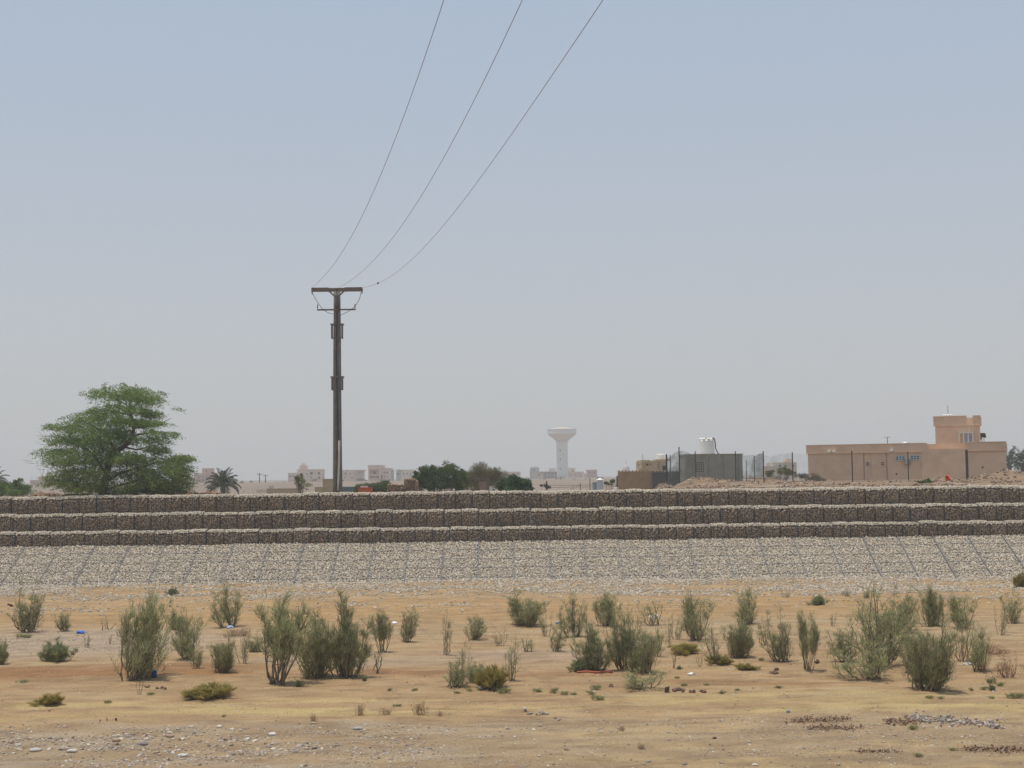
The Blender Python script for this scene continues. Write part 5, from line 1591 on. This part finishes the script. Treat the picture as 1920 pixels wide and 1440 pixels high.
CA, CB = (0.295, 0.30, 0.14), (0.37, 0.345, 0.185)
KIND = {
    'D': dict(ns=26, spread=.30, clear=.03, sides=18, per=13, dome=.42, hmin=.45, bend=.5, base=.07, col=CA, alt=CB),
    'M': dict(ns=15, spread=.28, clear=.05, sides=14, per=11, dome=.35, hmin=.42, bend=.55, base=.06, col=CA, alt=CB),
    'S': dict(ns=8, spread=.26, clear=.10, sides=11, per=8, dome=.2, hmin=.5, col=CA, alt=CB),
    'T': dict(ns=15, spread=.34, clear=.36, sides=23, per=12, dome=.3, hmin=.6, base=.06, stemr=.013, col=CA, alt=CB),
    'L': dict(ns=40, spread=.34, clear=.02, sides=14, per=12, dome=.55, hmin=.5, ln=(.1, .22), wd=.012, base=.14, col=(.22, .24, .115), alt=CA),
    'Y': dict(ns=40, spread=.36, clear=.05, sides=14, per=12, dome=.6, hmin=.4, ln=(.1, .28), wd=.014, col=(.30, .235, .06), alt=(.34, .28, .09), base=.16),
    'R': dict(ns=46, spread=.36, clear=.3, sides=3, per=5, dome=.3, hmin=.3, ln=(.08, .2), wd=.008, col=(.27, .155, .095), alt=(.32, .21, .13), base=.16, stemr=.008),
    'B': dict(ns=5, spread=.22, clear=.5, sides=3, per=5, dome=.2, hmin=.6, stemr=.012, col=(.22, .20, .11)),
    'G': dict(ns=16, spread=.4, clear=.05, sides=5, per=7, dome=.4, hmin=.3, ln=(.25, .6), wd=.028, col=(.25, .265, .10), alt=(.31, .28, .14), base=.22, stemr=.008),
}
NV = {'D': 4, 'M': 5, 'S': 4, 'T': 3, 'L': 2, 'Y': 2, 'R': 2, 'B': 2, 'G': 3}
NAMES = {'D': ('desert_shrub', 'shrub'), 'M': ('desert_shrub', 'shrub'), 'S': ('desert_shrub', 'shrub'), 'T': ('desert_shrub', 'shrub'), 'L': ('low_shrub', 'shrub'), 'Y': ('yellow_shrub', 'shrub'), 'R': ('dry_stalks', 'dry plant'), 'B': ('bare_sapling', 'sapling'), 'G': ('grass_tuft', 'grass tuft')}
GRP = {'D': 'grey green shrubs on the dry riverbed', 'L': 'low rounded shrubs on the riverbed', 'Y': 'yellowish cushion shrubs on the riverbed', 'R': 'dry reddish stalks on the riverbed', 'B': 'bare saplings on the riverbed', 'G': 'small green grass tufts on the sand'}
GRP['M'] = GRP['S'] = GRP['T'] = GRP['D']
LIB = {}
for k, n in NV.items():
    LIB[k] = []
    for i in range(n):
        st, fo = shrub_parts(**KIND[k])
        x = np.concatenate(fo.v)
        wn = float(np.percentile(x[:, 0], 97) - np.percentile(x[:, 0], 3)); hn = float(np.percentile(x[:, 2], 99.3))
        LIB[k].append([st, fo, wn, hn, None])
# centre x, base y, top y, width (pixels of the 1920 frame), kind, variant, label
SHRUBS = [
    (54, 1184, 1092, 52, 'M', 0, 'tall wispy shrub at the far left with a thin leader above its round base'),
    (121, 1183, 1148, 28, 'M', 1, 'small brownish shrub left of the bright blue bag'),
    (108, 1240, 1202, 52, 'L', 0, 'low dense green shrub on the grey gravel patch at the left'),
    (164, 1214, 1188, 16, 'S', 0, 'tiny sprig shrub just below the bright blue bag'),
    (205, 1208, 1190, 10, 'B', 0, 'tiny thin sprig between the blue bag and the largest left shrub'),
    (258, 1272, 1124, 92, 'D', 0, 'largest dense grey green shrub at the left with a blue drum at its foot'),
    (262, 1303, 1262, 17, 'B', 1, 'forked bare sapling in front of the largest left shrub'),
    (326, 1181, 1145, 36, 'D', 1, 'small dense shrub right behind the largest left shrub'),
    (352, 1235, 1152, 56, 'M', 2, 'medium loose shrub with a bulging crown right of the largest left shrub'),
    (368, 1253, 1212, 24, 'M', 3, 'small slim shrub in front of the loose bulging one'),
    (433, 1176, 1096, 54, 'M', 4, 'tall two topped shrub with a pale blue scrap at its foot'),
    (420, 1259, 1194, 46, 'D', 2, 'bushy vase shaped shrub standing on the brown silt'),
    (458, 1244, 1180, 32, 'S', 1, 'thin see through shrub just right of the vase shaped one'),
    (482, 1222, 1186, 34, 'M', 0, 'short shrub half hidden left of the twin stemmed shrub tree'),
    (525, 1283, 1126, 84, 'T', 0, 'tall shrub tree with bare brown stems and a dense round top'),
    (592, 1268, 1158, 74, 'D', 3, 'dense green shrub filling the gap right of the shrub tree'),
    (648, 1271, 1128, 86, 'D', 1, 'tall dark shrub with thin leaders casting a shadow to its right'),
    (716, 1223, 1150, 44, 'T', 1, 'small shrub tree with a bare trunk and bushy top left of the white scrap'),
    (702, 1262, 1222, 30, 'B', 0, 'straggly nearly bare sapling right of the tall dark shrub'),
    (762, 1204, 1147, 32, 'M', 1, 'slender shrub right of the white scrap'),
    (779, 1173, 1138, 24, 'S', 2, 'thin shrub peeping out behind the slender one'),
    (836, 1228, 1146, 20, 'S', 3, 'very thin upright shrub standing alone in the middle sand'),
    (890, 1199, 1156, 34, 'M', 2, 'pale loose shrub in the middle of the open sand'),
    (938, 1211, 1180, 30, 'S', 0, 'small leaning shrub left of the stiff upright one'),
    (984, 1174, 1114, 60, 'D', 2, 'shrub with a tall peak and a long low left arm'),
    (1023, 1193, 1148, 28, 'S', 1, 'brownish half bare shrub right of the peaked one'),
    (1042, 1221, 1172, 30, 'M', 3, 'small pointed shrub between the peaked shrub and the wide thicket'),
    (1078, 1194, 1117, 48, 'M', 4, 'broad feathery shrub with a narrow foot below the stone apron'),
    (1140, 1173, 1115, 50, 'D', 0, 'round dark dense shrub standing alone near the stone apron'),
    (960, 1277, 1198, 32, 'S', 2, 'stiff upright shrub with a dark foot right of the yellow bush'),
    (988, 1222, 1193, 30, 'S', 3, 'low thin shrub behind the stiff upright one'),
    (849, 1288, 1228, 44, 'M', 0, 'vase shaped shrub left of the yellow bush'),
    (868, 1262, 1205, 18, 'S', 1, 'thin tall twigs behind the vase shaped shrub by the yellow bush'),
    (890, 1279, 1245, 40, 'D', 3, 'low grey shrub wedged against the yellow bush'),
    (922, 1291, 1252, 56, 'Y', 0, 'bright yellow rounded bush in the middle foreground'),
    (1113, 1258, 1172, 76, 'D', 1, 'left and widest shrub of the thicket with a red hose at its foot'),
    (1168, 1256, 1150, 44, 'M', 1, 'tallest thin shrub in the middle of the thicket'),
    (1200, 1260, 1168, 62, 'D', 2, 'right shrub of the thicket leaning to the right'),
    (1187, 1200, 1132, 40, 'S', 0, 'brown twigged shrub rising behind the thicket'),
    (1085, 1259, 1237, 32, 'L', 1, 'low dark cushion at the left foot of the thicket'),
    (1232, 1231, 1176, 26, 'S', 2, 'slim shrub with a bare foot right of the thicket'),
    (1202, 1291, 1256, 78, 'M', 3, 'low spreading shrub in front of the thicket'),
    (1225, 1172, 1126, 46, 'S', 3, 'arching see through shrub with white debris at its foot'),
    (1255, 1211, 1160, 14, 'S', 1, 'very slim upright twig shrub right of the slim bare footed one'),
    (1268, 1199, 1154, 30, 'S', 0, 'pale thin shrub above the right yellow cushion'),
    (1305, 1201, 1118, 54, 'M', 2, 'tall double shrub with dark stems right of the arching one'),
    (1403, 1170, 1102, 50, 'M', 4, 'broad shrub standing against the right part of the stone apron'),
    (1343, 1247, 1178, 36, 'S', 2, 'thin tall shrub rising out of a yellow green cushion'),
    (1348, 1244, 1228, 44, 'Y', 1, 'yellow green cushion round the foot of a thin tall shrub'),
    (1384, 1232, 1164, 48, 'D', 3, 'dense leaning shrub with a dark foot right of the thin tall one'),
    (1284, 1226, 1207, 50, 'Y', 0, 'bright yellow green cushion on open sand right of the thicket'),
    (1400, 1260, 1249, 40, 'Y', 1, 'flat pale yellow cushion below the dense leaning shrub'),
    (1434, 1210, 1158, 26, 'S', 3, 'slim grey shrub left of the broad loose one'),
    (1468, 1240, 1148, 46, 'M', 0, 'broad loose upright shrub on the right with a small dark foot'),
    (1513, 1256, 1150, 38, 'T', 2, 'open shrub with a long bare leaning stem'),
    (1561, 1174, 1149, 13, 'S', 0, 'tiny upright shrub alone on the right sand'),
    (1313, 1250, 1214, 15, 'B', 1, 'bare thin sapling left of the yellow green cushion'),
    (1262, 1252, 1222, 13, 'B', 0, 'small bare sapling below the bright yellow green cushion'),
    (1587, 1240, 1178, 54, 'M', 1, 'pale loose shrub at the left of the right hand thicket'),
    (1648, 1252, 1094, 78, 'S', 2, 'tallest see through shrub with a brown leader in the right hand thicket'),
    (1655, 1246, 1140, 84, 'M', 2, 'wide grey shrub around the tallest leader'),
    (1625, 1273, 1206, 108, 'M', 3, 'widest low shrub at the front of the right hand thicket'),
    (1680, 1188, 1140, 62, 'M', 4, 'low broad shrub behind the right hand thicket'),
    (1692, 1168, 1100, 52, 'M', 0, 'upright shrub standing high behind the right hand thicket'),
    (1749, 1174, 1104, 46, 'D', 0, 'dark shrub directly behind the stout darkest one'),
    (1742, 1293, 1164, 88, 'D', 2, 'stout darkest dense shrub with a thick trunk at the right'),
    (1708, 1262, 1190, 46, 'M', 1, 'pale shrub touching the left side of the stout dark one'),
    (1806, 1178, 1117, 48, 'M', 2, 'spiky topped shrub right behind the stout dark one'),
    (1806, 1240, 1150, 40, 'S', 3, 'thin brownish shrub right beside the stout dark one'),
    (1838, 1258, 1178, 54, 'M', 4, 'round topped shrub with red dry foot left of the dry stalks'),
    (1878, 1190, 1136, 28, 'S', 1, 'small thin shrub near the right edge with a bare foot'),
    (1899, 1169, 1110, 38, 'M', 3, 'fresh green shrub near the right edge below the apron'),
    (1535, 1134, 1117, 28, 'L', 1, 'low green cushion shrub on the stony strip at the right'),
    (322, 1111, 1097, 17, 'L', 0, 'small olive cushion at the left foot of the stone slope'),
    (1475, 1121, 1107, 20, 'S', 0, 'small faint shrub at the stone edge left of the low green cushion'),
    (1590, 1118, 1103, 20, 'S', 2, 'small faint shrub at the stone edge right of the low green cushion'),
    (1626, 1122, 1105, 13, 'M', 0, 'tiny shrub at the stone edge behind the tallest leader'),
    (1916, 1102, 1076, 26, 'Y', 0, 'light yellow green bush on the stones at the right edge'),
    (0, 1246, 1200, 24, 'D', 3, 'dense shrub cut by the left picture edge'),
    (92, 1320, 1302, 52, 'Y', 1, 'round olive yellow cushion in the left foreground'),
    (392, 1307, 1284, 88, 'Y', 0, 'broad ragged yellow bush in the left foreground'),
    (1886, 1270, 1234, 68, 'R', 0, 'large patch of red dry stalks at the right edge'),
    (1866, 1226, 1206, 60, 'R', 1, 'faint patch of red dry stalks behind the large one'),
    (790, 1341, 1313, 30, 'R', 1, 'tallest tuft of red dry stalks in the middle foreground'),
    (675, 1341, 1318, 22, 'R', 0, 'thin tuft of dry stalks left of the tallest red tuft'),
    (722, 1340, 1326, 26, 'R', 1, 'short dry tuft between two taller red tufts'),
    (588, 1352, 1338, 18, 'R', 0, 'dark brown dry tuft left among the foreground stones'),
    (826, 1343, 1332, 14, 'R', 0, 'small dry tuft just right of the tallest red tuft'),
    (1165, 1371, 1360, 14, 'R', 1, 'small brown dry tuft in the foreground right of the middle'),
    (1203, 1405, 1394, 22, 'R', 0, 'reddish dry plant lying in the lower foreground'),
    (445, 1192, 1178, 62, 'R', 1, 'rusty low stalks behind the vase shaped shrub'),
    (200, 1180, 1155, 46, 'B', 1, 'sparse bare twigs behind the bright blue bag'),
    (1845, 1263, 1240, 12, 'R', 0, 'dark red dry clump under the round topped shrub'),
    (47, 1196, 1187, 30, 'G', 0, 'flat grass tuft below the tall wispy shrub'),
    (43, 1280, 1274, 24, 'G', 1, 'grass tuft on the silt at the far left'),
    (282, 1303, 1297, 16, 'G', 2, 'grass tuft beside the forked bare sapling'),
    (201, 1318, 1312, 14, 'G', 0, 'grass tuft between the two left yellow cushions'),
    (560, 1288, 1275, 14, 'L', 1, 'dark little cushion at the right foot of the shrub tree'),
    (684, 1277, 1267, 8, 'L', 0, 'very small dark cushion right of the tall dark shrub'),
    (731, 1295, 1289, 10, 'G', 1, 'lone grass tuft on the sand right of the tall dark shrub'),
    (779, 1295, 1289, 13, 'G', 2, 'second lone grass tuft left of the vase shaped shrub'),
    (857, 1300, 1295, 13, 'G', 0, 'grass tuft below the vase shaped shrub'),
    (880, 1296, 1290, 15, 'G', 1, 'grass tuft left of the yellow bush'),
    (947, 1299, 1288, 26, 'G', 2, 'leafy grass tuft right of the yellow bush'),
    (746, 1324, 1319, 18, 'G', 0, 'grass tuft behind the tallest red dry tuft'),
    (1008, 1302, 1294, 18, 'G', 1, 'leftmost tuft in the green row below the stiff shrub'),
    (1040, 1300, 1291, 20, 'G', 2, 'largest tuft in the green row below the stiff shrub'),
    (1060, 1303, 1295, 15, 'G', 0, 'third tuft of the green row'),
    (1076, 1301, 1294, 13, 'G', 1, 'rightmost tuft in the green row'),
    (1118, 1293, 1282, 24, 'G', 2, 'bright tuft left of the low spreading shrub'),
    (1107, 1302, 1293, 16, 'G', 1, 'tuft touching a white stone below the bright tuft'),
    (1122, 1312, 1302, 26, 'G', 0, 'lowest bright tuft in front of the low spreading shrub'),
    (1274, 1255, 1248, 9, 'L', 1, 'dark green little cushion beside the small bare sapling'),
    (1284, 1286, 1280, 14, 'G', 2, 'grass tuft right of the brown clods'),
    (1325, 1285, 1280, 12, 'G', 0, 'next grass tuft right of the brown clods'),
    (1354, 1301, 1293, 14, 'G', 1, 'grass tuft in line with the flat yellow cushion'),
    (1382, 1295, 1290, 10, 'G', 2, 'small grass tuft right of the tuft in line with the cushion'),
    (1427, 1239, 1232, 10, 'G', 0, 'olive tuft between the dense leaning shrub and the broad loose one'),
    (1460, 1289, 1285, 16, 'G', 1, 'flat grass tuft on the bare sand below the broad loose shrub'),
    (1270, 1272, 1267, 10, 'G', 0, 'tiny grass tuft above the brown clods'),
    (1742, 1310, 1303, 16, 'G', 2, 'grass tuft below the stout dark shrub'),
    (1764, 1310, 1305, 13, 'G', 0, 'second grass tuft below the stout dark shrub'),
    (1821, 1295, 1288, 9, 'G', 1, 'tiny grass tuft right of the stout dark shrub'),
    (1846, 1293, 1286, 16, 'G', 2, 'grass tuft left of the dark green little cushion'),
    (1861, 1295, 1282, 11, 'L', 0, 'dark green little cushion below the red dry stalks'),
    (1857, 1279, 1266, 18, 'G', 0, 'yellowish leafy tuft under the red dry stalks'),
    (1876, 1286, 1277, 16, 'G', 1, 'second leafy tuft under the red dry stalks'),
    (1905, 1309, 1298, 44, 'G', 2, 'wide green tuft at the right edge'),
    (1860, 1310, 1304, 11, 'G', 0, 'small tuft left of the wide edge tuft'),
    (1712, 1368, 1357, 18, 'G', 1, 'green tuft in front of the grey stone heap'),
    (1723, 1419, 1411, 18, 'G', 2, 'pale green tuft near the lower right corner'),
    (1786, 1407, 1401, 14, 'G', 0, 'faint tuft above the lower right corner'),
    (420, 1344, 1339, 9, 'G', 1, 'tiny bright tuft in the left foreground'),
]
for px, by, ty, wpx, k, v, lab in SHRUBS:
    p = on_bed(px, by)
    s = p.y / FPX
    rec = LIB[k][v % NV[k]]
    st, fo, wn, hn, first = rec
    nm, ct = NAMES[k]
    if first is None:
        t = thing(nm, lab, ct, (p.x, p.y, p.z), GRP[k])
        st.build('stems', M_RSTEM if k == 'R' else M_STEM, t, local=True)
        fo.build('foliage', M_SHRUB, t, local=True)
        rec[4] = t
    else:
        t = clone(first)
        t['label'] = lab
    t.location = (p.x, p.y, p.z - 0.005)
    sx = wpx * s / wn * 0.88
    t.scale = (sx, sx, (by - ty) * s / hn * 1.03)
    t.rotation_euler = (random.gauss(0, .05), random.gauss(0, .09), random.uniform(-.6, .6) + (math.pi if random.random() < .5 else 0))

# ------------------------------------------------------------------ litter, clods and single stones on the bed
M_BLUE = mat('blue plastic', (0.03, 0.13, 0.55), rough=0.45, var=0.1)
M_PBLUE = mat('pale blue plastic', (0.30, 0.38, 0.55), rough=0.5, var=0.15)
M_DBLUE = mat('dark blue plastic', (0.02, 0.07, 0.18), rough=0.45, var=0.1)
M_REDH = mat('red hose rubber', (0.42, 0.10, 0.06), rough=0.6, var=0.15)
M_CLOD = mat('dark brown clod', attr=True, var=0.3, scale=12, rough=0.95, bump=0.5, bscale=18)


def crumple(name, lab, cat, px, py, wpx, hpx, m, seed):
    """a crumpled bag or rag: a closed lumpy skin"""
    p = on_bed(px, py); s = p.y / FPX
    V, F = ICO[1]
    r = np.random.default_rng(seed)
    # one more split for folds
    v = V * (1 + r.uniform(-.35, .35, (len(V), 1)))
    v = v * np.array((wpx * s / 2, wpx * s / 2 * .8, hpx * s * .62)) + np.array((p.x, p.y, p.z + hpx * s * .42))
    v[:, 2] = np.maximum(v[:, 2], p.z - .01)
    o = MB().add(v, tris=F).build(name, m, loc=(p.x, p.y, p.z))
    return tag(o, lab, cat)


crumple('plastic_bag', 'bright blue crumpled bag lying on the sand at the left', 'plastic bag', 150, 1188, 15, 5, M_BLUE, 1)
crumple('plastic_bag', 'pale blue scrap at the foot of the tall two topped shrub', 'plastic bag', 431, 1178, 13, 4.5, M_PBLUE, 2)
crumple('plastic_bag', 'dark blue scrap inside the peaked shrub', 'plastic bag', 989, 1171, 14, 6, M_DBLUE, 3)
crumple('plastic_bag', 'small pale blue scrap left of the broad feathery shrub', 'plastic bag', 1047, 1170, 9, 4, M_PBLUE, 4)
crumple('plastic_bag', 'white scrap lying between the two small shrubs left of the middle', 'plastic bag', 739, 1170, 10, 4, M_WHITE, 5)
crumple('plastic_bag', 'white torn bag caught under the arching shrub', 'plastic bag', 1222, 1162, 10, 8, M_WHITE, 6)
crumple('plastic_bag', 'pale blue scrap beside the tall dark shrub', 'plastic bag', 692, 1229, 8, 5, M_PBLUE, 7)
crumple('plastic_bag', 'small white rag at the left foot of the yellow bush', 'rag', 902, 1291, 12, 5, M_WHITEP, 8)
crumple('plastic_bag', 'white rag behind the brown pot at the yellow bush', 'rag', 921, 1289, 11, 6, M_WHITEP, 9)
crumple('plastic_bag', 'crumpled white sheet under the round topped shrub at the right', 'plastic sheet', 1814, 1246, 13, 7, M_WHITEP, 10)
crumple('plastic_bag', 'grey white paper scrap above the brown clods', 'paper', 1296, 1266, 14, 5, M_WHITEP, 11)
crumple('plastic_bag', 'bluish grey rag on the sand left of the right hand ridge', 'rag', 1478, 1336, 7, 4, mat('grey blue cloth', (.20, .22, .27), rough=.9), 12)
# white stick leaning in the arching shrub
q = on_bed(1239, 1165); s = q.y / FPX
o = MB().tube([(q.x - 12 * s, q.y, q.z + 10 * s + .1), (q.x, q.y, q.z + 6 * s), (q.x + 3 * s, q.y + .02, q.z + .02)], [.02, .03, .03], n=8).build('stick', M_WHITE, loc=tuple(q), smooth=True)
tag(o, 'white bleached stick leaning in the arching shrub', 'stick')
# blue drum under the big left shrub
q = on_bed(289, 1270); s = q.y / FPX
t = thing('drum', 'dark blue plastic drum half hidden under the largest left shrub', 'drum', q)
R, H = 5.0 * s, 13 * s
MB().lathe([(.01, 0), (R * .9, 0), (R, H * .1), (R, H * .3), (R * 1.05, H * .33), (R, H * .36), (R, H * .64), (R * 1.05, H * .67), (R, H * .7), (R, H * .92), (R * .9, H), (.01, H)], 24, tuple(q)).build('body', M_DBLUE, t, smooth=True)
MB().lathe([(.01, H), (R * .28, H), (R * .28, H * 1.06), (.01, H * 1.07)], 14, (q.x + R * .4, q.y, q.z)).build('cap', M_WHITE, t)
# red hose
pts = [on_bed(1082, 1262), on_bed(1100, 1261), on_bed(1120, 1262.5), on_bed(1135, 1261), on_bed(1149, 1262)]
o = MB().tube([(a.x, a.y, a.z + .03) for a in pts], .03, n=8).build('hose', M_REDH, loc=tuple(pts[0]), smooth=True)
tag(o, 'dull red hose lying along the foot of the thicket', 'hose')
# brown pot by the yellow bush
q = on_bed(928, 1297); s = q.y / FPX; R = 4.4 * s
o = MB().lathe([(.01, 0), (R * .7, 0), (R, R * .9), (R * .95, R * 1.6), (R * .8, R * 1.7), (R * .72, R * 1.55), (.01, R * .5)], 20, tuple(q)).build('clay_pot', mat('dark clay', (.075, .04, .03), var=.2), loc=tuple(q), smooth=True)
tag(o, 'small dark brown pot in front of the yellow bush', 'pot')


def clods(name, lab, cat, pts, n, smin, smax, pal, spread=(4, 1.5), sub=1, kind=None):
    mb = MB(); P = []
    for px, py in pts:
        for _ in range(n):
            q = on_bed(px + random.gauss(0, spread[0]), py + random.gauss(0, spread[1])); P.append((q.x, q.y, q.z + random.uniform(-.01, .05)))
    P = np.array(P)
    stones(mb, P, smin + (smax - smin) * rng.random(len(P)) ** 1.8, np.array(pal), sub=sub, flat=(.5, .9))
    c = on_bed(*pts[len(pts) // 2])
    return tag(mb.build(name, M_CLOD, loc=tuple(c)), lab, cat, kind='stuff' if name in ('soil_bank', 'stone_heap') else None)


DKB = [(.13, .075, .05), (.17, .10, .065), (.10, .06, .045), (.21, .13, .085)]
MDB = [(.30, .195, .12), (.26, .165, .10), (.22, .14, .085), (.35, .24, .15), (.36, .25, .16)]
GRS = [(.34, .30, .255), (.28, .24, .21), (.38, .32, .26), (.23, .18, .155), (.42, .37, .31), (.32, .22, .17)]
q = on_bed(1250, 1299); s = q.y / FPX
o = MB().obox((q.x - 4 * s, q.y, q.z - .01), (9 * s, .05, .02), (.02, .14, 0), (.01, 0, 10 * s)).build('clay_block', M_CLOD, loc=tuple(q)); tag(o, 'squared dark brown block left of the brown clods', 'block')
o.data.color_attributes.new('Col', 'FLOAT_COLOR', 'POINT').data.foreach_set('color', np.tile((.12, .085, .05, 1.), 8))
clods('clod_pile', 'long dark brown clod pile right of the squared block', 'clod', [(1265, 1296), (1270, 1295.5), (1275, 1296), (1281, 1297)], 6, .03, .08, DKB, (1.6, .8))
clods('clod_pile', 'middle small dark clods right of the long clod pile', 'clod', [(1296, 1298), (1301, 1298)], 5, .025, .06, DKB, (1.6, .6))
clods('clod_pile', 'rightmost dark clods in the row of brown clods', 'clod', [(1316, 1297), (1320, 1299)], 5, .03, .07, DKB, (1.5, .6))
clods('clod_pile', 'dark clod in front of the broad loose shrub', 'clod', [(1451, 1263), (1454, 1262)], 6, .04, .09, DKB, (1.5, .8))
clods('clod_pile', 'dark round clod right of the open leaning shrub', 'clod', [(1533, 1242)], 8, .05, .09, DKB, (1.2, 1.6))
clods('clod_pile', 'brown clods beside the forked bare sapling', 'clod', [(276, 1289), (279, 1288)], 5, .02, .05, DKB, (2, .5))
clods('clod_pile', 'second little row of brown clods right of the forked sapling', 'clod', [(296, 1291), (302, 1291.5), (310, 1293)], 4, .02, .05, DKB, (1.5, .5))
clods('clod_pile', 'dark clod left of the low spreading shrub', 'clod', [(1146, 1287)], 7, .03, .07, DKB, (1.8, .6))
clods('clod_pile', 'reddish clod high on the sand at the far left', 'clod', [(18, 1135), (22, 1136)], 5, .05, .10, DKB, (2, .8))
clods('clod_pile', 'dark clods in the left foreground below the yellow cushion', 'clod', [(188, 1353), (201, 1350), (218, 1352), (92, 1334)], 4, .015, .035, DKB, (2, .8))
clods('soil_bank', 'low ridge of broken brown soil at the right foreground', 'soil bank', [(x, 1352 - (x - 1490) * .03) for x in range(1486, 1590, 4)], 18, .006, .030, MDB + DKB, (8, 2.8))
clods('soil_bank', 'second low ridge of broken brown soil below the first', 'soil bank', [(x, 1366) for x in range(1518, 1610, 4)], 18, .006, .028, MDB + DKB, (8, 2.4))
clods('soil_bank', 'brown soil bank at the left end of the grey stone heap', 'soil bank', [(x, 1355 - abs(x - 1690) * .05) for x in range(1664, 1716, 3)], 18, .006, .032, MDB + DKB, (6, 2.8))
clods('soil_bank', 'long crumbling soil edge near the lower right corner', 'soil bank', [(x, 1405 + (x - 1815) * .02) for x in range(1815, 1925, 4)], 18, .006, .030, MDB + DKB, (9, 2.6))
clods('soil_bank', 'thin dark soil edge left of the pale green corner tuft', 'soil bank', [(x, 1410) for x in range(1606, 1688, 4)], 7, .008, .03, MDB + DKB, (5, 1.2))
clods('stone_heap', 'long grey stone heap in the right foreground', 'stone heap', [(x, 1346 + (x - 1700) * .09 + 1.5 * math.sin(x)) for x in range(1704, 1880, 3)], 7, .014, .055, GRS, (7, 3.6))
clods('stone_heap', 'small cluster of stones right of the middle foreground', 'stone heap', [(985, 1333), (995, 1338), (1008, 1340), (1017, 1341), (1045, 1348)], 4, .025, .07, GRS + [(.48, .44, .38)], (4, 1.5))


def boulder(lab, px, py, wpx, col, flat=.55):
    q = on_bed(px, py); s = q.y / FPX; r = wpx * s / 2
    V, F = ICO[1]
    v = V * (1 + rng.uniform(-.16, .16, (len(V), 1))) * np.array((r, r * .75, r * flat)) + np.array((q.x, q.y, q.z + r * flat * .5))
    o = MB().add(v, tris=F, col=tint(len(V), col, .9, 1.1)).build('stone', M_CLOD, loc=tuple(q), smooth=True)
    tag(o, lab, 'stone', 'larger single stones in the foreground')


boulder('biggest cream stone in the left foreground', 274, 1388, 12, (.52, .45, .33)); boulder('tan stone just left of the biggest cream stone', 218, 1390, 15, (.36, .26, .17))
boulder('white stone lying on sand below the ragged yellow bush', 411, 1364, 11, (.58, .53, .45)); boulder('long white stone at the bottom left', 342, 1418, 22, (.50, .46, .40), .3)
boulder('white flat stone left in the foreground middle', 510, 1378, 16, (.58, .54, .48), .4); boulder('bluish grey slab in the foreground middle', 670, 1368, 18, (.36, .345, .325), .4)
boulder('pale grey flat stone at the bottom left edge', 65, 1408, 24, (.44, .40, .36), .35); boulder('dark flat stone right of the biggest cream stone', 268, 1397, 20, (.20, .17, .16), .35)
boulder('brown flat stone near the ragged yellow bush', 318, 1382, 17, (.30, .21, .15), .4); boulder('dark brown stone in the lower right foreground', 1340, 1385, 9, (.10, .06, .05))
boulder('small tan stone beside the white flat stone', 588, 1357, 8, (.46, .36, .24)); boulder('pale stone on the sand below the green row', 1115, 1298, 7, (.52, .46, .38))
boulder('white speck stone beside the tuft below the red dry stalks', 1862, 1298, 5, (.6, .58, .54)); boulder('grey white stone in the lower left stones', 135, 1410, 20, (.46, .41, .35), .4)
# ------------------------------------------------------------------ dust haze
me = MB().box(-1600, 1600, -60, 1800, -1.6, 62).build('haze', bpy.data.materials.new('dust haze'))
hm = me.data.materials[0]; hm.use_nodes = True
hn = hm.node_tree; hn.nodes.clear()
pv = hn.nodes.new('ShaderNodeVolumePrincipled')
pv.inputs['Color'].default_value = (0.975, 0.96, 0.945, 1)
pv.inputs['Density'].default_value = 0.00065
pv.inputs['Anisotropy'].default_value = 0.0
ho = hn.nodes.new('ShaderNodeOutputMaterial'); hn.links.new(pv.outputs[0], ho.inputs['Volume'])
tag(me, kind='stuff')
